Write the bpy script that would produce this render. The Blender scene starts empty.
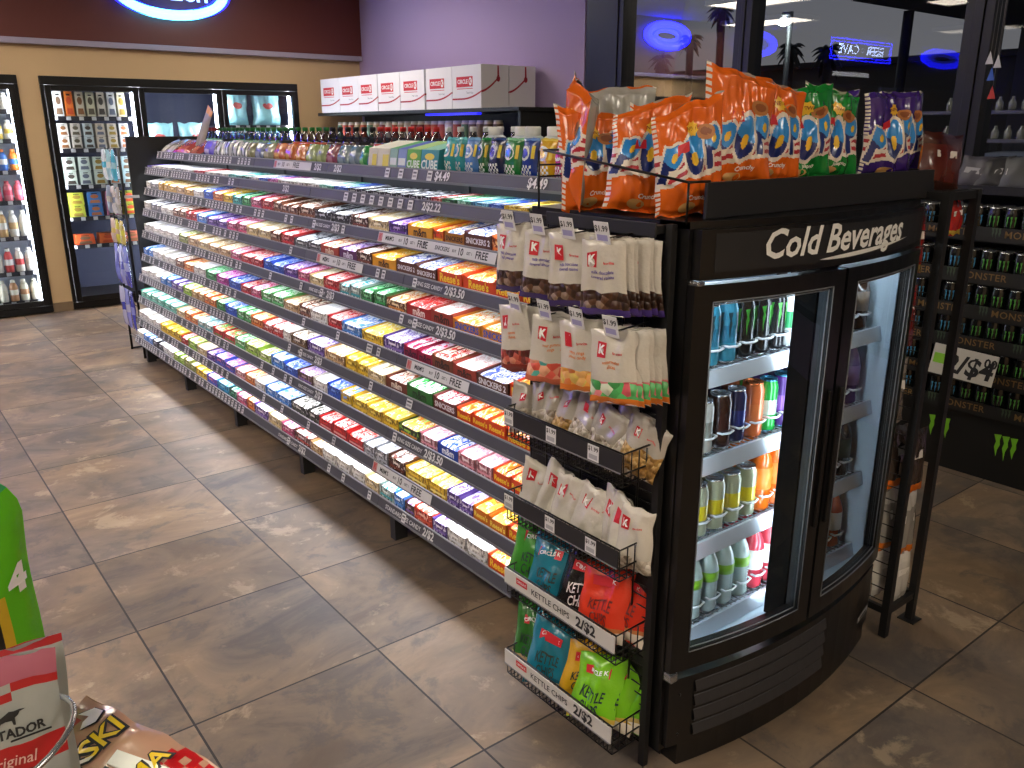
# 3D scene: convenience store aisle at night, shelving unit of candy and a drinks cooler
EXPOSURE = 0.2; SKY = 2.0; LEDPOW = 21; COOLPOW = 16; NEON = 7
LIGHTS = [(-1.2, 2.0, 28, 'nearest over the aisle'), (-1.2, 5.0, 28, 'second over the aisle'), (-1.2, 8.0, 24, 'third over the aisle'), (.6, 6.8, 20, 'near the freezers'), (3.4, 7.2, 13, 'over the lilac corner'), (-1.2, -1.2, 30, 'behind the viewpoint'), (3.2, 3.4, 13, 'dimmed by the windows'), (1.6, -1.4, 22, 'right of the viewpoint'), (-4.5, 3.0, 9, 'far left aisle'), (-4.5, 6.5, 8, 'far left freezer aisle')]
import bpy, math, random
from mathutils import Vector, Matrix, noise
R = random.Random(7)
S = bpy.context.scene
COL = S.collection

# ------------------------------------------------------------------ materials
def lin(c):
    return c / 12.92 if c <= .04045 else ((c + .055) / 1.055) ** 2.4
def rgb(h):
    h = h.lstrip('#')
    return tuple(lin(int(h[i:i + 2], 16) / 255) for i in (0, 2, 4)) + (1,)
_m = {}
def M(h, rough=.5, metal=0., emit=0., coat=0., bump=0., bscale=60., spec=.5):
    key = (h, rough, metal, emit, coat, bump, bscale, spec)
    if key in _m: return _m[key]
    m = bpy.data.materials.new('paint_' + h); m.use_nodes = True
    nt = m.node_tree; b = nt.nodes['Principled BSDF']
    b.inputs['Base Color'].default_value = rgb(h)
    b.inputs['Roughness'].default_value = rough
    b.inputs['Metallic'].default_value = metal
    b.inputs['Specular IOR Level'].default_value = spec
    if coat:
        b.inputs['Coat Weight'].default_value = coat; b.inputs['Coat Roughness'].default_value = .08
    if emit:
        b.inputs['Emission Color'].default_value = rgb(h); b.inputs['Emission Strength'].default_value = emit
    if bump:
        tc = nt.nodes.new('ShaderNodeTexCoord'); n = nt.nodes.new('ShaderNodeTexNoise'); bp = nt.nodes.new('ShaderNodeBump')
        n.inputs['Scale'].default_value = bscale; n.inputs['Detail'].default_value = 3
        bp.inputs['Strength'].default_value = bump; bp.inputs['Distance'].default_value = .004
        nt.links.new(tc.outputs['Object'], n.inputs['Vector']); nt.links.new(n.outputs['Fac'], bp.inputs['Height'])
        nt.links.new(bp.outputs['Normal'], b.inputs['Normal'])
    _m[key] = m
    return m
def film(h): return M(h, .26, 0, 0, .5, .7, 38)
def paper(h): return M(h, .5)
def clear(name, tint='#ffffff', base=.0, ior=1.45, gl=.03, k=1.):
    """thin clear sheet: see-through with a fresnel reflection"""
    m = bpy.data.materials.new(name); m.use_nodes = True
    nt = m.node_tree; nt.nodes.clear()
    o = nt.nodes.new('ShaderNodeOutputMaterial'); t = nt.nodes.new('ShaderNodeBsdfTransparent'); g = nt.nodes.new('ShaderNodeBsdfGlossy')
    f = nt.nodes.new('ShaderNodeFresnel'); x = nt.nodes.new('ShaderNodeMixShader'); ad = nt.nodes.new('ShaderNodeMath')
    t.inputs[0].default_value = rgb(tint); g.inputs['Roughness'].default_value = gl; f.inputs[0].default_value = ior
    ad.operation = 'ADD'; ad.inputs[1].default_value = base; ad.use_clamp = True
    sc_ = nt.nodes.new('ShaderNodeMath'); sc_.operation = 'MULTIPLY'; sc_.inputs[1].default_value = k; nt.links.new(f.outputs[0], sc_.inputs[0]); nt.links.new(sc_.outputs[0], ad.inputs[0]); nt.links.new(ad.outputs[0], x.inputs[0]); nt.links.new(t.outputs[0], x.inputs[1]); nt.links.new(g.outputs[0], x.inputs[2])
    nt.links.new(x.outputs[0], o.inputs[0])
    return m
def speckle(name, cols, scale, rough=.35):
    """voronoi chips of the given colours (nuts, sweets seen through a clear window)"""
    m = bpy.data.materials.new(name); m.use_nodes = True
    nt = m.node_tree; b = nt.nodes['Principled BSDF']; tc = nt.nodes.new('ShaderNodeTexCoord'); v = nt.nodes.new('ShaderNodeTexVoronoi')
    r = nt.nodes.new('ShaderNodeValToRGB'); bp = nt.nodes.new('ShaderNodeBump')
    v.inputs['Scale'].default_value = scale; r.color_ramp.interpolation = 'CONSTANT'
    sp = nt.nodes.new('ShaderNodeSeparateColor')
    el = r.color_ramp.elements
    while len(el) < len(cols): el.new(.5)
    for i, c in enumerate(cols): el[i].position = i / len(cols); el[i].color = rgb(c)
    nt.links.new(tc.outputs['Object'], v.inputs['Vector']); nt.links.new(v.outputs['Color'], sp.inputs[0]); nt.links.new(sp.outputs[0], r.inputs[0])
    nt.links.new(r.outputs[0], b.inputs['Base Color']); b.inputs['Roughness'].default_value = rough; b.inputs['Coat Weight'].default_value = .4
    nt.links.new(v.outputs['Distance'], bp.inputs['Height']); bp.invert = True; bp.inputs['Distance'].default_value = .01; bp.inputs['Strength'].default_value = .8
    nt.links.new(bp.outputs[0], b.inputs['Normal'])
    return m

def traymat(tr, wc, k):
    '''printed board of a display box: small dark and light marks over the board colour'''
    m = bpy.data.materials.new('printed_board'); m.use_nodes = True
    nt = m.node_tree; b = nt.nodes['Principled BSDF']; tc = nt.nodes.new('ShaderNodeTexCoord'); n = nt.nodes.new('ShaderNodeTexNoise'); r = nt.nodes.new('ShaderNodeValToRGB'); mp = nt.nodes.new('ShaderNodeMapping')
    mp.inputs['Scale'].default_value = (20, 75, 48); mp.inputs['Location'].default_value = (k, k * .61, 0); n.inputs['Scale'].default_value = 1; n.inputs['Detail'].default_value = 2
    c = rgb(tr); r.color_ramp.interpolation = 'CONSTANT'; e = r.color_ramp.elements
    e[0].position = 0; e[0].color = (c[0] * .3, c[1] * .3, c[2] * .3, 1); e[1].position = .44; e[1].color = c; q = e.new(.58); q.color = rgb(wc); q = e.new(.66); q.color = c
    L = nt.links.new; L(tc.outputs['Object'], mp.inputs[0]); L(mp.outputs[0], n.inputs['Vector']); L(n.outputs['Fac'], r.inputs[0]); L(r.outputs[0], b.inputs['Base Color']); b.inputs['Roughness'].default_value = .45
    return m
def wrapmat(wc, bc, k):
    '''printed wrapper: blotches of the band colour and white over the wrapper colour'''
    m = bpy.data.materials.new('printed_wrapper'); m.use_nodes = True
    nt = m.node_tree; b = nt.nodes['Principled BSDF']; tc = nt.nodes.new('ShaderNodeTexCoord'); n = nt.nodes.new('ShaderNodeTexNoise'); r = nt.nodes.new('ShaderNodeValToRGB'); mp = nt.nodes.new('ShaderNodeMapping')
    mp.inputs['Scale'].default_value = (26, 60, 30); mp.inputs['Location'].default_value = (k, k * .37, 0); n.inputs['Scale'].default_value = 1; n.inputs['Detail'].default_value = 1.5
    r.color_ramp.interpolation = 'CONSTANT'; e = r.color_ramp.elements
    e[0].position = 0; e[0].color = rgb(bc); e[1].position = .46; e[1].color = rgb(wc); q = e.new(.55); q.color = rgb('#f4f2ee'); q = e.new(.59); q.color = rgb(wc); q = e.new(.63); q.color = rgb(bc)
    L = nt.links.new; L(tc.outputs['Object'], mp.inputs[0]); L(mp.outputs[0], n.inputs['Vector']); L(n.outputs['Fac'], r.inputs[0]); L(r.outputs[0], b.inputs['Base Color']); b.inputs['Roughness'].default_value = .35
    return m
BLACK = M('#0b0b0c', .38); BLACKM = M('#131314', .55); WIRE = M('#0a0a0a', .35, .3); STEEL = M('#b9bcc0', .25, .9); WHITE = M('#e9e9e6', .5)
RAIL = M('#45464d', .5); TAGW = M('#d9d9da', .5); INK = M('#17171a', .6); REDK = M('#c8202c', .45)

# ------------------------------------------------------------------ lettering
_t = {}
def text_geo(s, size=1., bold=0., shear=0., space=1., align='CENTER'):
    key = (s, bold, shear, space, align)
    if key not in _t:
        cu = bpy.data.curves.new('lettering', 'FONT'); cu.body = s; cu.size = 1; cu.offset = bold; cu.shear = shear; cu.space_character = space
        cu.align_x = align; cu.align_y = 'CENTER'; cu.resolution_u = 2; cu.fill_mode = 'BOTH'
        ob = bpy.data.objects.new('lettering', cu)
        me = ob.to_mesh()
        _t[key] = ([(v.co.x, v.co.y) for v in me.vertices], [tuple(p.vertices) for p in me.polygons])
        ob.to_mesh_clear(); bpy.data.objects.remove(ob); bpy.data.curves.remove(cu)
    v, f = _t[key]
    return [(x * size, y * size) for x, y in v], f

# ------------------------------------------------------------------ mesh builder
class MB:
    def __init__(s, o=(0, 0, 0)):
        s.v, s.f, s.mi, s.sm, s.mats, s.o = [], [], [], [], [], Vector(o)
    def idx(s, m):
        if m not in s.mats: s.mats.append(m)
        return s.mats.index(m)
    def add(s, vs, fs, m, smooth=False):
        b = len(s.v); s.v += [Vector(p) - s.o for p in vs]
        ms = m if isinstance(m, list) else [m] * len(fs)
        for q, mm in zip(fs, ms):
            s.f.append(tuple(b + i for i in q)); s.mi.append(s.idx(mm)); s.sm.append(smooth)
        return s
    def box(s, x0, x1, y0, y1, z0, z1, m):
        v = [(x, y, z) for z in (z0, z1) for y in (y0, y1) for x in (x0, x1)]
        return s.add(v, [(0, 2, 3, 1), (4, 5, 7, 6), (0, 1, 5, 4), (2, 6, 7, 3), (0, 4, 6, 2), (1, 3, 7, 5)], m)
    def obox(s, mat, x0, x1, y0, y1, z0, z1, m):
        v = [mat @ Vector((x, y, z)) for z in (z0, z1) for y in (y0, y1) for x in (x0, x1)]
        return s.add(v, [(0, 2, 3, 1), (4, 5, 7, 6), (0, 1, 5, 4), (2, 6, 7, 3), (0, 4, 6, 2), (1, 3, 7, 5)], m)
    def tube(s, pts, r, m, n=6, closed=False, caps=True):
        pts = [Vector(p) for p in pts]; vs = []; k = len(pts); prev = None
        for i, p in enumerate(pts):
            a = pts[(i - 1) % k] if (closed or i) else p; b = pts[(i + 1) % k] if (closed or i < k - 1) else p
            t = (b - a).normalized()
            if prev is None:
                u = t.orthogonal().normalized()
            else:
                u = (prev - t * prev.dot(t)).normalized()
            prev = u; w = t.cross(u)
            rr = r[i] if isinstance(r, (list, tuple)) else r
            for j in range(n):
                q = 2 * math.pi * j / n; vs.append(p + (u * math.cos(q) + w * math.sin(q)) * rr)
        fs = []
        for i in range(k if closed else k - 1):
            a, b = i * n, ((i + 1) % k) * n
            fs += [(a + j, a + (j + 1) % n, b + (j + 1) % n, b + j) for j in range(n)]
        if caps and not closed: fs += [tuple(range(n))[::-1], tuple((k - 1) * n + j for j in range(n))]
        return s.add(vs, fs, m, True)
    def lathe(s, prof, mats, c=(0, 0, 0), n=16):
        """prof: (radius, z) rows; mats: one material per band"""
        vs = [(c[0] + r * math.cos(2 * math.pi * j / n), c[1] + r * math.sin(2 * math.pi * j / n), c[2] + z) for r, z in prof for j in range(n)]
        fs, ms = [], []
        for i in range(len(prof) - 1):
            m = mats[min(i, len(mats) - 1)] if isinstance(mats, (list, tuple)) else mats
            for j in range(n):
                fs.append((i * n + j, i * n + (j + 1) % n, (i + 1) * n + (j + 1) % n, (i + 1) * n + j)); ms.append(m)
        mm = mats if not isinstance(mats, (list, tuple)) else mats[-1]
        m0 = mats if not isinstance(mats, (list, tuple)) else mats[0]
        fs += [tuple(range(n))[::-1], tuple((len(prof) - 1) * n + j for j in range(n))]; ms += [m0, mm]
        return s.add(vs, fs, ms, True)
    def poly(s, pts2, fn, m):
        return s.add([fn(x, y) for x, y in pts2], [tuple(range(len(pts2)))], m)
    def prism(s, pts2, fn0, fn1, m):
        n = len(pts2); v = [fn0(x, y) for x, y in pts2] + [fn1(x, y) for x, y in pts2]
        return s.add(v, [tuple(range(n)), tuple(range(n, 2 * n))[::-1]] + [(i, i + n, (i + 1) % n + n, (i + 1) % n) for i in range(n)], m)
    def text(s, t, fn, m, size, **k):
        v, f = text_geo(t, size, **k)
        return s.add([fn(x, y) for x, y in v], f, m)
    def build(s, name, parent=None, loc=None, rot=None, bevel=0., seg=2):
        me = bpy.data.meshes.new(name)
        me.from_pydata([tuple(p) for p in s.v], [], s.f)
        for m in s.mats: me.materials.append(m)
        me.polygons.foreach_set('material_index', s.mi); me.polygons.foreach_set('use_smooth', s.sm)
        me.update()
        o = bpy.data.objects.new(name, me); COL.objects.link(o)
        if parent is not None: o.parent = parent
        if loc is not None: o.location = loc
        elif parent is None: o.location = s.o
        if rot is not None: o.rotation_euler = rot
        if bevel:
            b = o.modifiers.new('edge', 'BEVEL'); b.width = bevel; b.segments = seg; b.limit_method = 'ANGLE'
        return o

def tag(o, label, cat, group=None):
    o['label'] = label; o['category'] = cat
    if group: o['group'] = group
    return o
def thing(name, label, cat, loc=(0, 0, 0), rz=0., group=None):
    o = bpy.data.objects.new(name, None); COL.objects.link(o); o.location = loc; o.rotation_euler = (0, 0, rz)
    o.empty_display_size = .1
    return tag(o, label, cat, group)
def struct(o):
    o['kind'] = 'structure'; return o
def copy_tree(o, parent=None):
    c = o.copy(); COL.objects.link(c)
    if parent is not None: c.parent = parent
    for ch in list(o.children): copy_tree(ch, c)
    return c
ONES = 'zeroth first second third fourth fifth sixth seventh eighth ninth tenth eleventh twelfth thirteenth fourteenth fifteenth sixteenth seventeenth eighteenth nineteenth'.split()
def nth(n):
    if n < 20: return ONES[n]
    t = ['twent', 'thirt', 'fort', 'fift'][n // 10 - 2]
    return t + 'ieth' if n % 10 == 0 else t + 'y-' + ONES[n % 10]

# ------------------------------------------------------------------ soft bags
def bag_surface(w, h, d, seed, crimp=.09, wr=.004, lean=0., pinch=.06, top=1., skew=0., rnd=0.):
    sd = Vector((seed * 3.1, seed * 1.7, seed * .9))
    def P(u, v, side=-1, off=0.):
        a = max(0., 1 - abs(u) ** 2.4) ** .7
        b = 1.
        if v < crimp: b = (v / crimp) ** 1.5 * .6
        elif v > 1 - crimp: b = ((1 - v) / crimp) ** 1.5 * .6
        vv = (v - crimp) / (1 - 2 * crimp)
        if 0 <= vv <= 1: b = max(b if (v < crimp or v > 1 - crimp) else 0, .6 * 0 + .55 + .45 * math.sin(math.pi * min(1, max(0, vv)) ** .8) if 0 < vv < 1 else .55)
        t = d * .5 * a * b
        ws = 1 - pinch * math.sin(math.pi * v)
        n1 = noise.noise(Vector((u * 2.2, v * 2.6, side)) + sd); n2 = noise.noise(Vector((u * 5., v * 6., side * 2)) + sd)
        n3 = noise.noise(Vector((u * 1.3, v * 1.5, 5.)) + sd)
        e = (n1 * 1.6 + n2 * .9) * wr * (0.35 + a)
        y = side * (t + off) + side * e * a + n3 * wr * 2.2
        x = u * w * .5 * ws * (1 + (top - 1) * v) + noise.noise(Vector((v * 4, 3.3, 0)) + sd) * wr * .8
        if rnd and v > .8: x *= 1 - rnd * ((v - .8) / .2) ** 2
        z = v * h + skew * u * v * v * h + noise.noise(Vector((u * 2.5, 7.7, v * 2)) + sd) * wr * 1.5
        y -= lean * v * v * h
        return Vector((x, y, z))
    return P
def bag_mesh(mb, w, h, d, seed, pr, back, nu=14, nv=18, **k):
    """pillow bag standing on z = 0, printed front towards -y; pr(u, v) gives the print"""
    P = bag_surface(w, h, d, seed, **k)
    vs, fs, ms = [], [], []
    for side in (-1, 1):
        b = len(vs)
        for j in range(nv + 1):
            for i in range(nu + 1):
                vs.append(P(-1 + 2 * i / nu, j / nv, side))
        for j in range(nv):
            for i in range(nu):
                a = b + j * (nu + 1) + i
                q = (a, a + 1, a + nu + 2, a + nu + 1)
                fs.append(q if side < 0 else q[::-1])
                ms.append(pr(-1 + 2 * (i + .5) / nu, (j + .5) / nv) if side < 0 else (back(-1 + 2 * (i + .5) / nu, (j + .5) / nv) if callable(back) else back))
    mb.add(vs, fs, ms, True)
    def front(off):
        return lambda x, y: P(max(-1, min(1, 2 * x / w)), max(0, min(1, y / h)), -1, off)
    return front
def sub_poly(mb, pts, fn, m, n=6):
    """quad strip patch between two polylines given by 4 corners"""
    (a, b, c, d) = pts; vs = []; fs = []
    for j in range(n + 1):
        for i in range(n + 1):
            u, v = i / n, j / n
            x = (a[0] * (1 - u) + b[0] * u) * (1 - v) + (d[0] * (1 - u) + c[0] * u) * v
            y = (a[1] * (1 - u) + b[1] * u) * (1 - v) + (d[1] * (1 - u) + c[1] * u) * v
            vs.append(fn(x, y))
    for j in range(n):
        for i in range(n):
            q = j * (n + 1) + i; fs.append((q, q + 1, q + n + 2, q + n + 1))
    mb.add(vs, fs, m, True)
def ellipse(cx, cy, rx, ry, n=20): return [(cx + rx * math.cos(2 * math.pi * i / n), cy + ry * math.sin(2 * math.pi * i / n)) for i in range(n)]
def fan(mb, pts, c, fn, m):
    n = len(pts); mb.add([fn(*c)] + [fn(*p) for p in pts], [(0, i + 1, (i + 1) % n + 1) for i in range(n)], m, True)
# ------------------------------------------------------------------ camera, world, render settings
cam_d = bpy.data.cameras.new('camera'); cam = bpy.data.objects.new('camera', cam_d); COL.objects.link(cam); S.camera = cam
cam.location = (0, 0, 1.68)
PSI, PIT = math.radians(38.07), math.radians(16.904)
cam.rotation_euler = (math.pi / 2 - PIT, 0, -PSI)
cam_d.sensor_fit = 'HORIZONTAL'; cam_d.sensor_width = 36; cam_d.lens = 36 * 838.6 / 1024; cam_d.clip_start = .02; cam_d.clip_end = 300
S.view_settings.view_transform = 'Standard'; S.view_settings.look = 'None'; S.view_settings.gamma = 1; S.view_settings.exposure = EXPOSURE
S.view_settings.use_curve_mapping = False
S.cycles.max_bounces = 7; S.cycles.diffuse_bounces = 3; S.cycles.glossy_bounces = 4; S.cycles.transparent_max_bounces = 14; S.cycles.transmission_bounces = 4
S.cycles.caustics_reflective = False; S.cycles.caustics_refractive = False; S.cycles.sample_clamp_indirect = 6
S.cycles.use_denoising = True
W = bpy.data.worlds.new('night_sky'); S.world = W; W.use_nodes = True
nt = W.node_tree; bg = nt.nodes['Background']
tc = nt.nodes.new('ShaderNodeTexCoord'); sx = nt.nodes.new('ShaderNodeSeparateXYZ'); rp = nt.nodes.new('ShaderNodeValToRGB')
rp.color_ramp.elements[0].position = 0; rp.color_ramp.elements[0].color = rgb('#4e4c4a'); rp.color_ramp.elements[1].position = .3; rp.color_ramp.elements[1].color = rgb('#3c3e48')
nt.links.new(tc.outputs['Generated'], sx.inputs[0]); nt.links.new(sx.outputs[2], rp.inputs[0]); nt.links.new(rp.outputs[0], bg.inputs[0]); bg.inputs[1].default_value = SKY

# ------------------------------------------------------------------ floor
XR, YB, XL, YF, ZC = 4.83, 8.93, -9.6, -3.2, 3.2
T, TX, TY = .61, .542, .988
def floor_material():
    m = bpy.data.materials.new('slate_tile'); m.use_nodes = True; nt = m.node_tree; b = nt.nodes['Principled BSDF']; N = nt.nodes.new; L = nt.links.new
    tc = N('ShaderNodeTexCoord'); mp = N('ShaderNodeMapping'); mp.vector_type = 'TEXTURE'
    mp.inputs['Location'].default_value = (TX, TY, 0); mp.inputs['Scale'].default_value = (T, T, 1)
    L(tc.outputs['Object'], mp.inputs['Vector'])
    fl = N('ShaderNodeVectorMath'); fl.operation = 'FLOOR'; L(mp.outputs[0], fl.inputs[0])
    wn = N('ShaderNodeTexWhiteNoise'); wn.noise_dimensions = '3D'; L(fl.outputs[0], wn.inputs['Vector'])
    fr = N('ShaderNodeVectorMath'); fr.operation = 'FRACTION'; L(mp.outputs[0], fr.inputs[0])
    # grout
    sp = N('ShaderNodeSeparateXYZ'); L(fr.outputs[0], sp.inputs[0])
    def edge(o):
        a = N('ShaderNodeMath'); a.operation = 'SUBTRACT'; L(o, a.inputs[0]); a.inputs[1].default_value = .5
        c = N('ShaderNodeMath'); c.operation = 'ABSOLUTE'; L(a.outputs[0], c.inputs[0])
        d = N('ShaderNodeMath'); d.operation = 'GREATER_THAN'; L(c.outputs[0], d.inputs[0]); d.inputs[1].default_value = .4945
        return d.outputs[0]
    mx = N('ShaderNodeMath'); mx.operation = 'MAXIMUM'; L(edge(sp.outputs[0]), mx.inputs[0]); L(edge(sp.outputs[1]), mx.inputs[1])
    # per tile offset so that the veins break at the joints
    ad = N('ShaderNodeVectorMath'); ad.operation = 'MULTIPLY_ADD'; L(wn.outputs['Color'], ad.inputs[0]); ad.inputs[1].default_value = (37, 21, 11); L(mp.outputs[0], ad.inputs[2])
    st = N('ShaderNodeMapping'); st.inputs['Scale'].default_value = (.75, 1.25, 1); L(ad.outputs[0], st.inputs['Vector'])
    n1 = N('ShaderNodeTexNoise'); n1.inputs['Scale'].default_value = 1.5; n1.inputs['Detail'].default_value = 8; n1.inputs['Roughness'].default_value = .68; n1.inputs['Distortion'].default_value = .7; L(st.outputs[0], n1.inputs['Vector'])
    n2 = N('ShaderNodeTexNoise'); n2.inputs['Scale'].default_value = 1.1; n2.inputs['Detail'].default_value = 4; L(ad.outputs[0], n2.inputs['Vector'])
    r1 = N('ShaderNodeValToRGB'); e = r1.color_ramp.elements
    e[0].position = .30; e[0].color = rgb('#463d37'); e[1].position = .72; e[1].color = rgb('#968169')
    for p, c in ((.40, '#51483f'), (.46, '#63574b'), (.53, '#6f6051'), (.60, '#7d6c59')): q = e.new(p); q.color = rgb(c)
    L(n1.outputs['Fac'], r1.inputs[0])
    r2 = N('ShaderNodeValToRGB'); e = r2.color_ramp.elements; e[0].position = .35; e[0].color = rgb('#555253'); e[1].position = .65; e[1].color = rgb('#7e6850'); L(n2.outputs['Fac'], r2.inputs[0])
    mc = N('ShaderNodeMix'); mc.data_type = 'RGBA'; mc.inputs[0].default_value = .38; L(r1.outputs[0], mc.inputs[6]); L(r2.outputs[0], mc.inputs[7])
    # worn patches: dark slate bloom and pale flaking
    n3 = N('ShaderNodeTexNoise'); n3.inputs['Scale'].default_value = 2.3; n3.inputs['Detail'].default_value = 9; n3.inputs['Roughness'].default_value = .7; n3.inputs['Distortion'].default_value = .35; L(ad.outputs[0], n3.inputs['Vector'])
    r3 = N('ShaderNodeValToRGB'); e = r3.color_ramp.elements; e[0].position = .54; e[0].color = (0, 0, 0, 1); e[1].position = .60; e[1].color = (.55, .55, .55, 1); L(n3.outputs['Fac'], r3.inputs[0])
    m3 = N('ShaderNodeMix'); m3.data_type = 'RGBA'; L(r3.outputs[0], m3.inputs[0]); L(mc.outputs[2], m3.inputs[6]); m3.inputs[7].default_value = rgb('#4a4644')
    r4 = N('ShaderNodeValToRGB'); e = r4.color_ramp.elements; e[0].position = .36; e[0].color = (.5, .5, .5, 1); e[1].position = .42; e[1].color = (0, 0, 0, 1); L(n3.outputs['Fac'], r4.inputs[0])
    m4 = N('ShaderNodeMix'); m4.data_type = 'RGBA'; L(r4.outputs[0], m4.inputs[0]); L(m3.outputs[2], m4.inputs[6]); m4.inputs[7].default_value = rgb('#a08f78'); mc = m4
    hs = N('ShaderNodeHueSaturation'); hs.inputs['Saturation'].default_value = 1.1
    mv = N('ShaderNodeMapRange'); L(wn.outputs['Value'], mv.inputs[0]); mv.inputs[3].default_value = 1.0; mv.inputs[4].default_value = 1.42; L(mv.outputs[0], hs.inputs['Value']); L(mc.outputs[2], hs.inputs['Color'])
    mg = N('ShaderNodeMix'); mg.data_type = 'RGBA'; L(mx.outputs[0], mg.inputs[0]); L(hs.outputs[0], mg.inputs[6]); mg.inputs[7].default_value = rgb('#2a2521'); L(mg.outputs[2], b.inputs['Base Color'])
    mr = N('ShaderNodeMapRange'); L(n1.outputs['Fac'], mr.inputs[0]); mr.inputs[3].default_value = .62; mr.inputs[4].default_value = .42; L(mr.outputs[0], b.inputs['Roughness'])
    b.inputs['Specular IOR Level'].default_value = .35
    sb = N('ShaderNodeMath'); sb.operation = 'SUBTRACT'; L(n1.outputs['Fac'], sb.inputs[0]); L(mx.outputs[0], sb.inputs[1])
    bp = N('ShaderNodeBump'); bp.inputs['Strength'].default_value = .25; bp.inputs['Distance'].default_value = .004; L(sb.outputs[0], bp.inputs['Height']); L(bp.outputs[0], b.inputs['Normal'])
    return m
struct(MB().box(XL - .2, XR + .2, YF - .2, YB + .9, -.12, 0, floor_material()).build('floor'))
struct(MB().box(XL - .2, XR + .2, YF - .2, YB + .9, ZC, ZC + .12, M('#75726e', .9)).build('ceiling'))
BEIGE = M('#c9ad86', .75, bump=.15, bscale=90); LILAC = M('#a894bc', .75, bump=.12, bscale=90)
TRIMC = M('#9d97ab', .5); FASC = M('#5f2a22', .55, bump=.1, bscale=30)
# back wall with openings for the reach-in coolers
C1 = (.2, 1.41); C2 = (1.585, 4.055); CT = 2.14; BS = .085
wb = MB()
for x0, x1, z0, z1 in ((XL, -3.6, 0, ZC), (-3.6, .15, CT, ZC), (.15, C1[0], 0, ZC), (C1[0], C1[1], CT, ZC), (C1[1], C2[0], 0, ZC), (C2[0], C2[1], CT, ZC), (C2[1], XR, 0, ZC)):
    wb.box(x0, x1, YB, YB + .12, z0, z1, BEIGE)
struct(wb.build('wall_back'))
bb = MB()
for x0, x1 in ((XL, C1[0]), (C1[1], C2[0]), (C2[1], XR)): bb.box(x0, x1, YB - .014, YB, 0, BS, M('#7d6a55', .5))
struct(bb.build('baseboard_back'))
fs = MB().box(XL, XR, YB - .06, YB, 2.45, ZC, FASC); struct(fs.build('trim_1'))
struct(MB().box(XL, XR, YB - .075, YB, 2.40, 2.45, TRIMC).build('trim_2', bevel=.004))
struct(MB().box(XL - .12, XL, YF, YB, 0, ZC, BEIGE).build('wall_left'))
struct(MB().box(XL, XR, YF - .12, YF, 0, ZC, BEIGE).build('wall_front'))
# right wall: lilac part, then glazing
WY = [(5.24, 4.80), (3.775, 3.645), (2.29, 2.14), (.80, .66), (-.70, -.84), (-2.2, YF)]
wr = MB(); wr.box(XR, XR + .14, 5.24, YB, 0, ZC, LILAC); wr.box(XR, XR + .14, YF, 5.24, 0, .42, LILAC); wr.box(XR, XR + .14, YF, 5.24, 3.0, ZC, LILAC)
struct(wr.build('wall_right'))
struct(MB().box(XR - .014, XR, 5.24, YB, 0, BS, M('#7d6a55', .5)).build('baseboard_right'))
FRAME = M('#15161a', .4, .3)
PANE = clear('window_glass', '#e6ebf0', .0, 1.5, .0, .6)
for i in range(len(WY) - 1):
    a, b = WY[i][1], WY[i + 1][0]
    w = MB((XR + .05, (a + b) / 2, 1.7))
    w.box(XR - .02, XR + .12, b - .05, b, .42, 3.0, FRAME); w.box(XR - .02, XR + .12, a, a + .05, .42, 3.0, FRAME)
    w.box(XR - .02, XR + .12, b, a, .42, .48, FRAME); w.box(XR - .02, XR + .12, b, a, 2.94, 3.0, FRAME)
    wo = struct(w.build('window_%d' % (i + 1), bevel=.003))
    p = MB(wo.location); p.add([(XR + .05, b, .48), (XR + .05, a, .48), (XR + .05, a, 2.94), (XR + .05, b, 2.94)], [(0, 1, 2, 3)], PANE); p.build('window_pane', wo)
for i, (a, b) in enumerate(WY):
    m = MB(); m.box(XR - .03, XR + .13, b + .05, a - .05, .42, 3.0, FRAME)
    struct(m.build('trim_%d' % (i + 3), bevel=.004))

# ------------------------------------------------------------------ ceiling lights (real troffers over the aisles)
def troffer(x, y, label, e):
    t = thing('ceiling_light', label, 'light', (x, y, ZC - .03), 0, 'recessed ceiling lights')
    MB().box(-.32, .32, -.62, -.6, -.03, .03, WHITE).box(-.32, .32, .6, .62, -.03, .03, WHITE).box(-.32, -.3, -.6, .6, -.03, .03, WHITE).box(.3, .32, -.6, .6, -.03, .03, WHITE).build('frame', t)
    MB().box(-.3, .3, -.6, .6, -.02, .0, M('#fff1dd', .5, 0, e)).build('diffuser', t)
for x, y, e, w in LIGHTS: troffer(x, y, 'white rectangular ceiling light panel ' + w, e)

# ------------------------------------------------------------------ neon signs on the fascia
BLUE = '#1414ff'
def oval_sign(x, z, word, label, rx=.56, rz=.24):
    t = thing('neon_sign', label, 'sign', (x, YB - .06, z))
    b = MB(); b.prism(ellipse(0, 0, rx, rz, 40), lambda a, c: (a, -.03, c), lambda a, c: (a, -.002, c), M('#0a0a50', .4)); b.build('backing', t)
    for k, (f, r, hx, e) in enumerate(((1.0, .016, '#1c1cff', 6), (.90, .044, '#5cc8ff', NEON), (.78, .016, '#1a24ff', 5)) if word else ((1.0, .03, '#0c0cff', 30), (.86, .05, '#1418ff', 20), (.66, .02, '#1a24ff', 8))):
        MB().tube([(a * f, -.055, c * f) for a, c in ellipse(0, 0, rx, rz, 56)], r, M(hx, .4, 0, e), 8, True).build('neon_tube', t)
    if word:
        l = MB(); l.text(word, lambda a, c: (a, -.036, c), M('#7fa8ff', .4, 0, 3.2), .26, bold=.012); l.build('lettering', t)
    else:
        MB().tube([(a * .5, -.036, c * .42) for a, c in ellipse(0, 0, rx, rz, 40)], .03, M('#4a55ff', .4, 0, 2.), 6, True).build('inner_tube', t)
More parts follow.
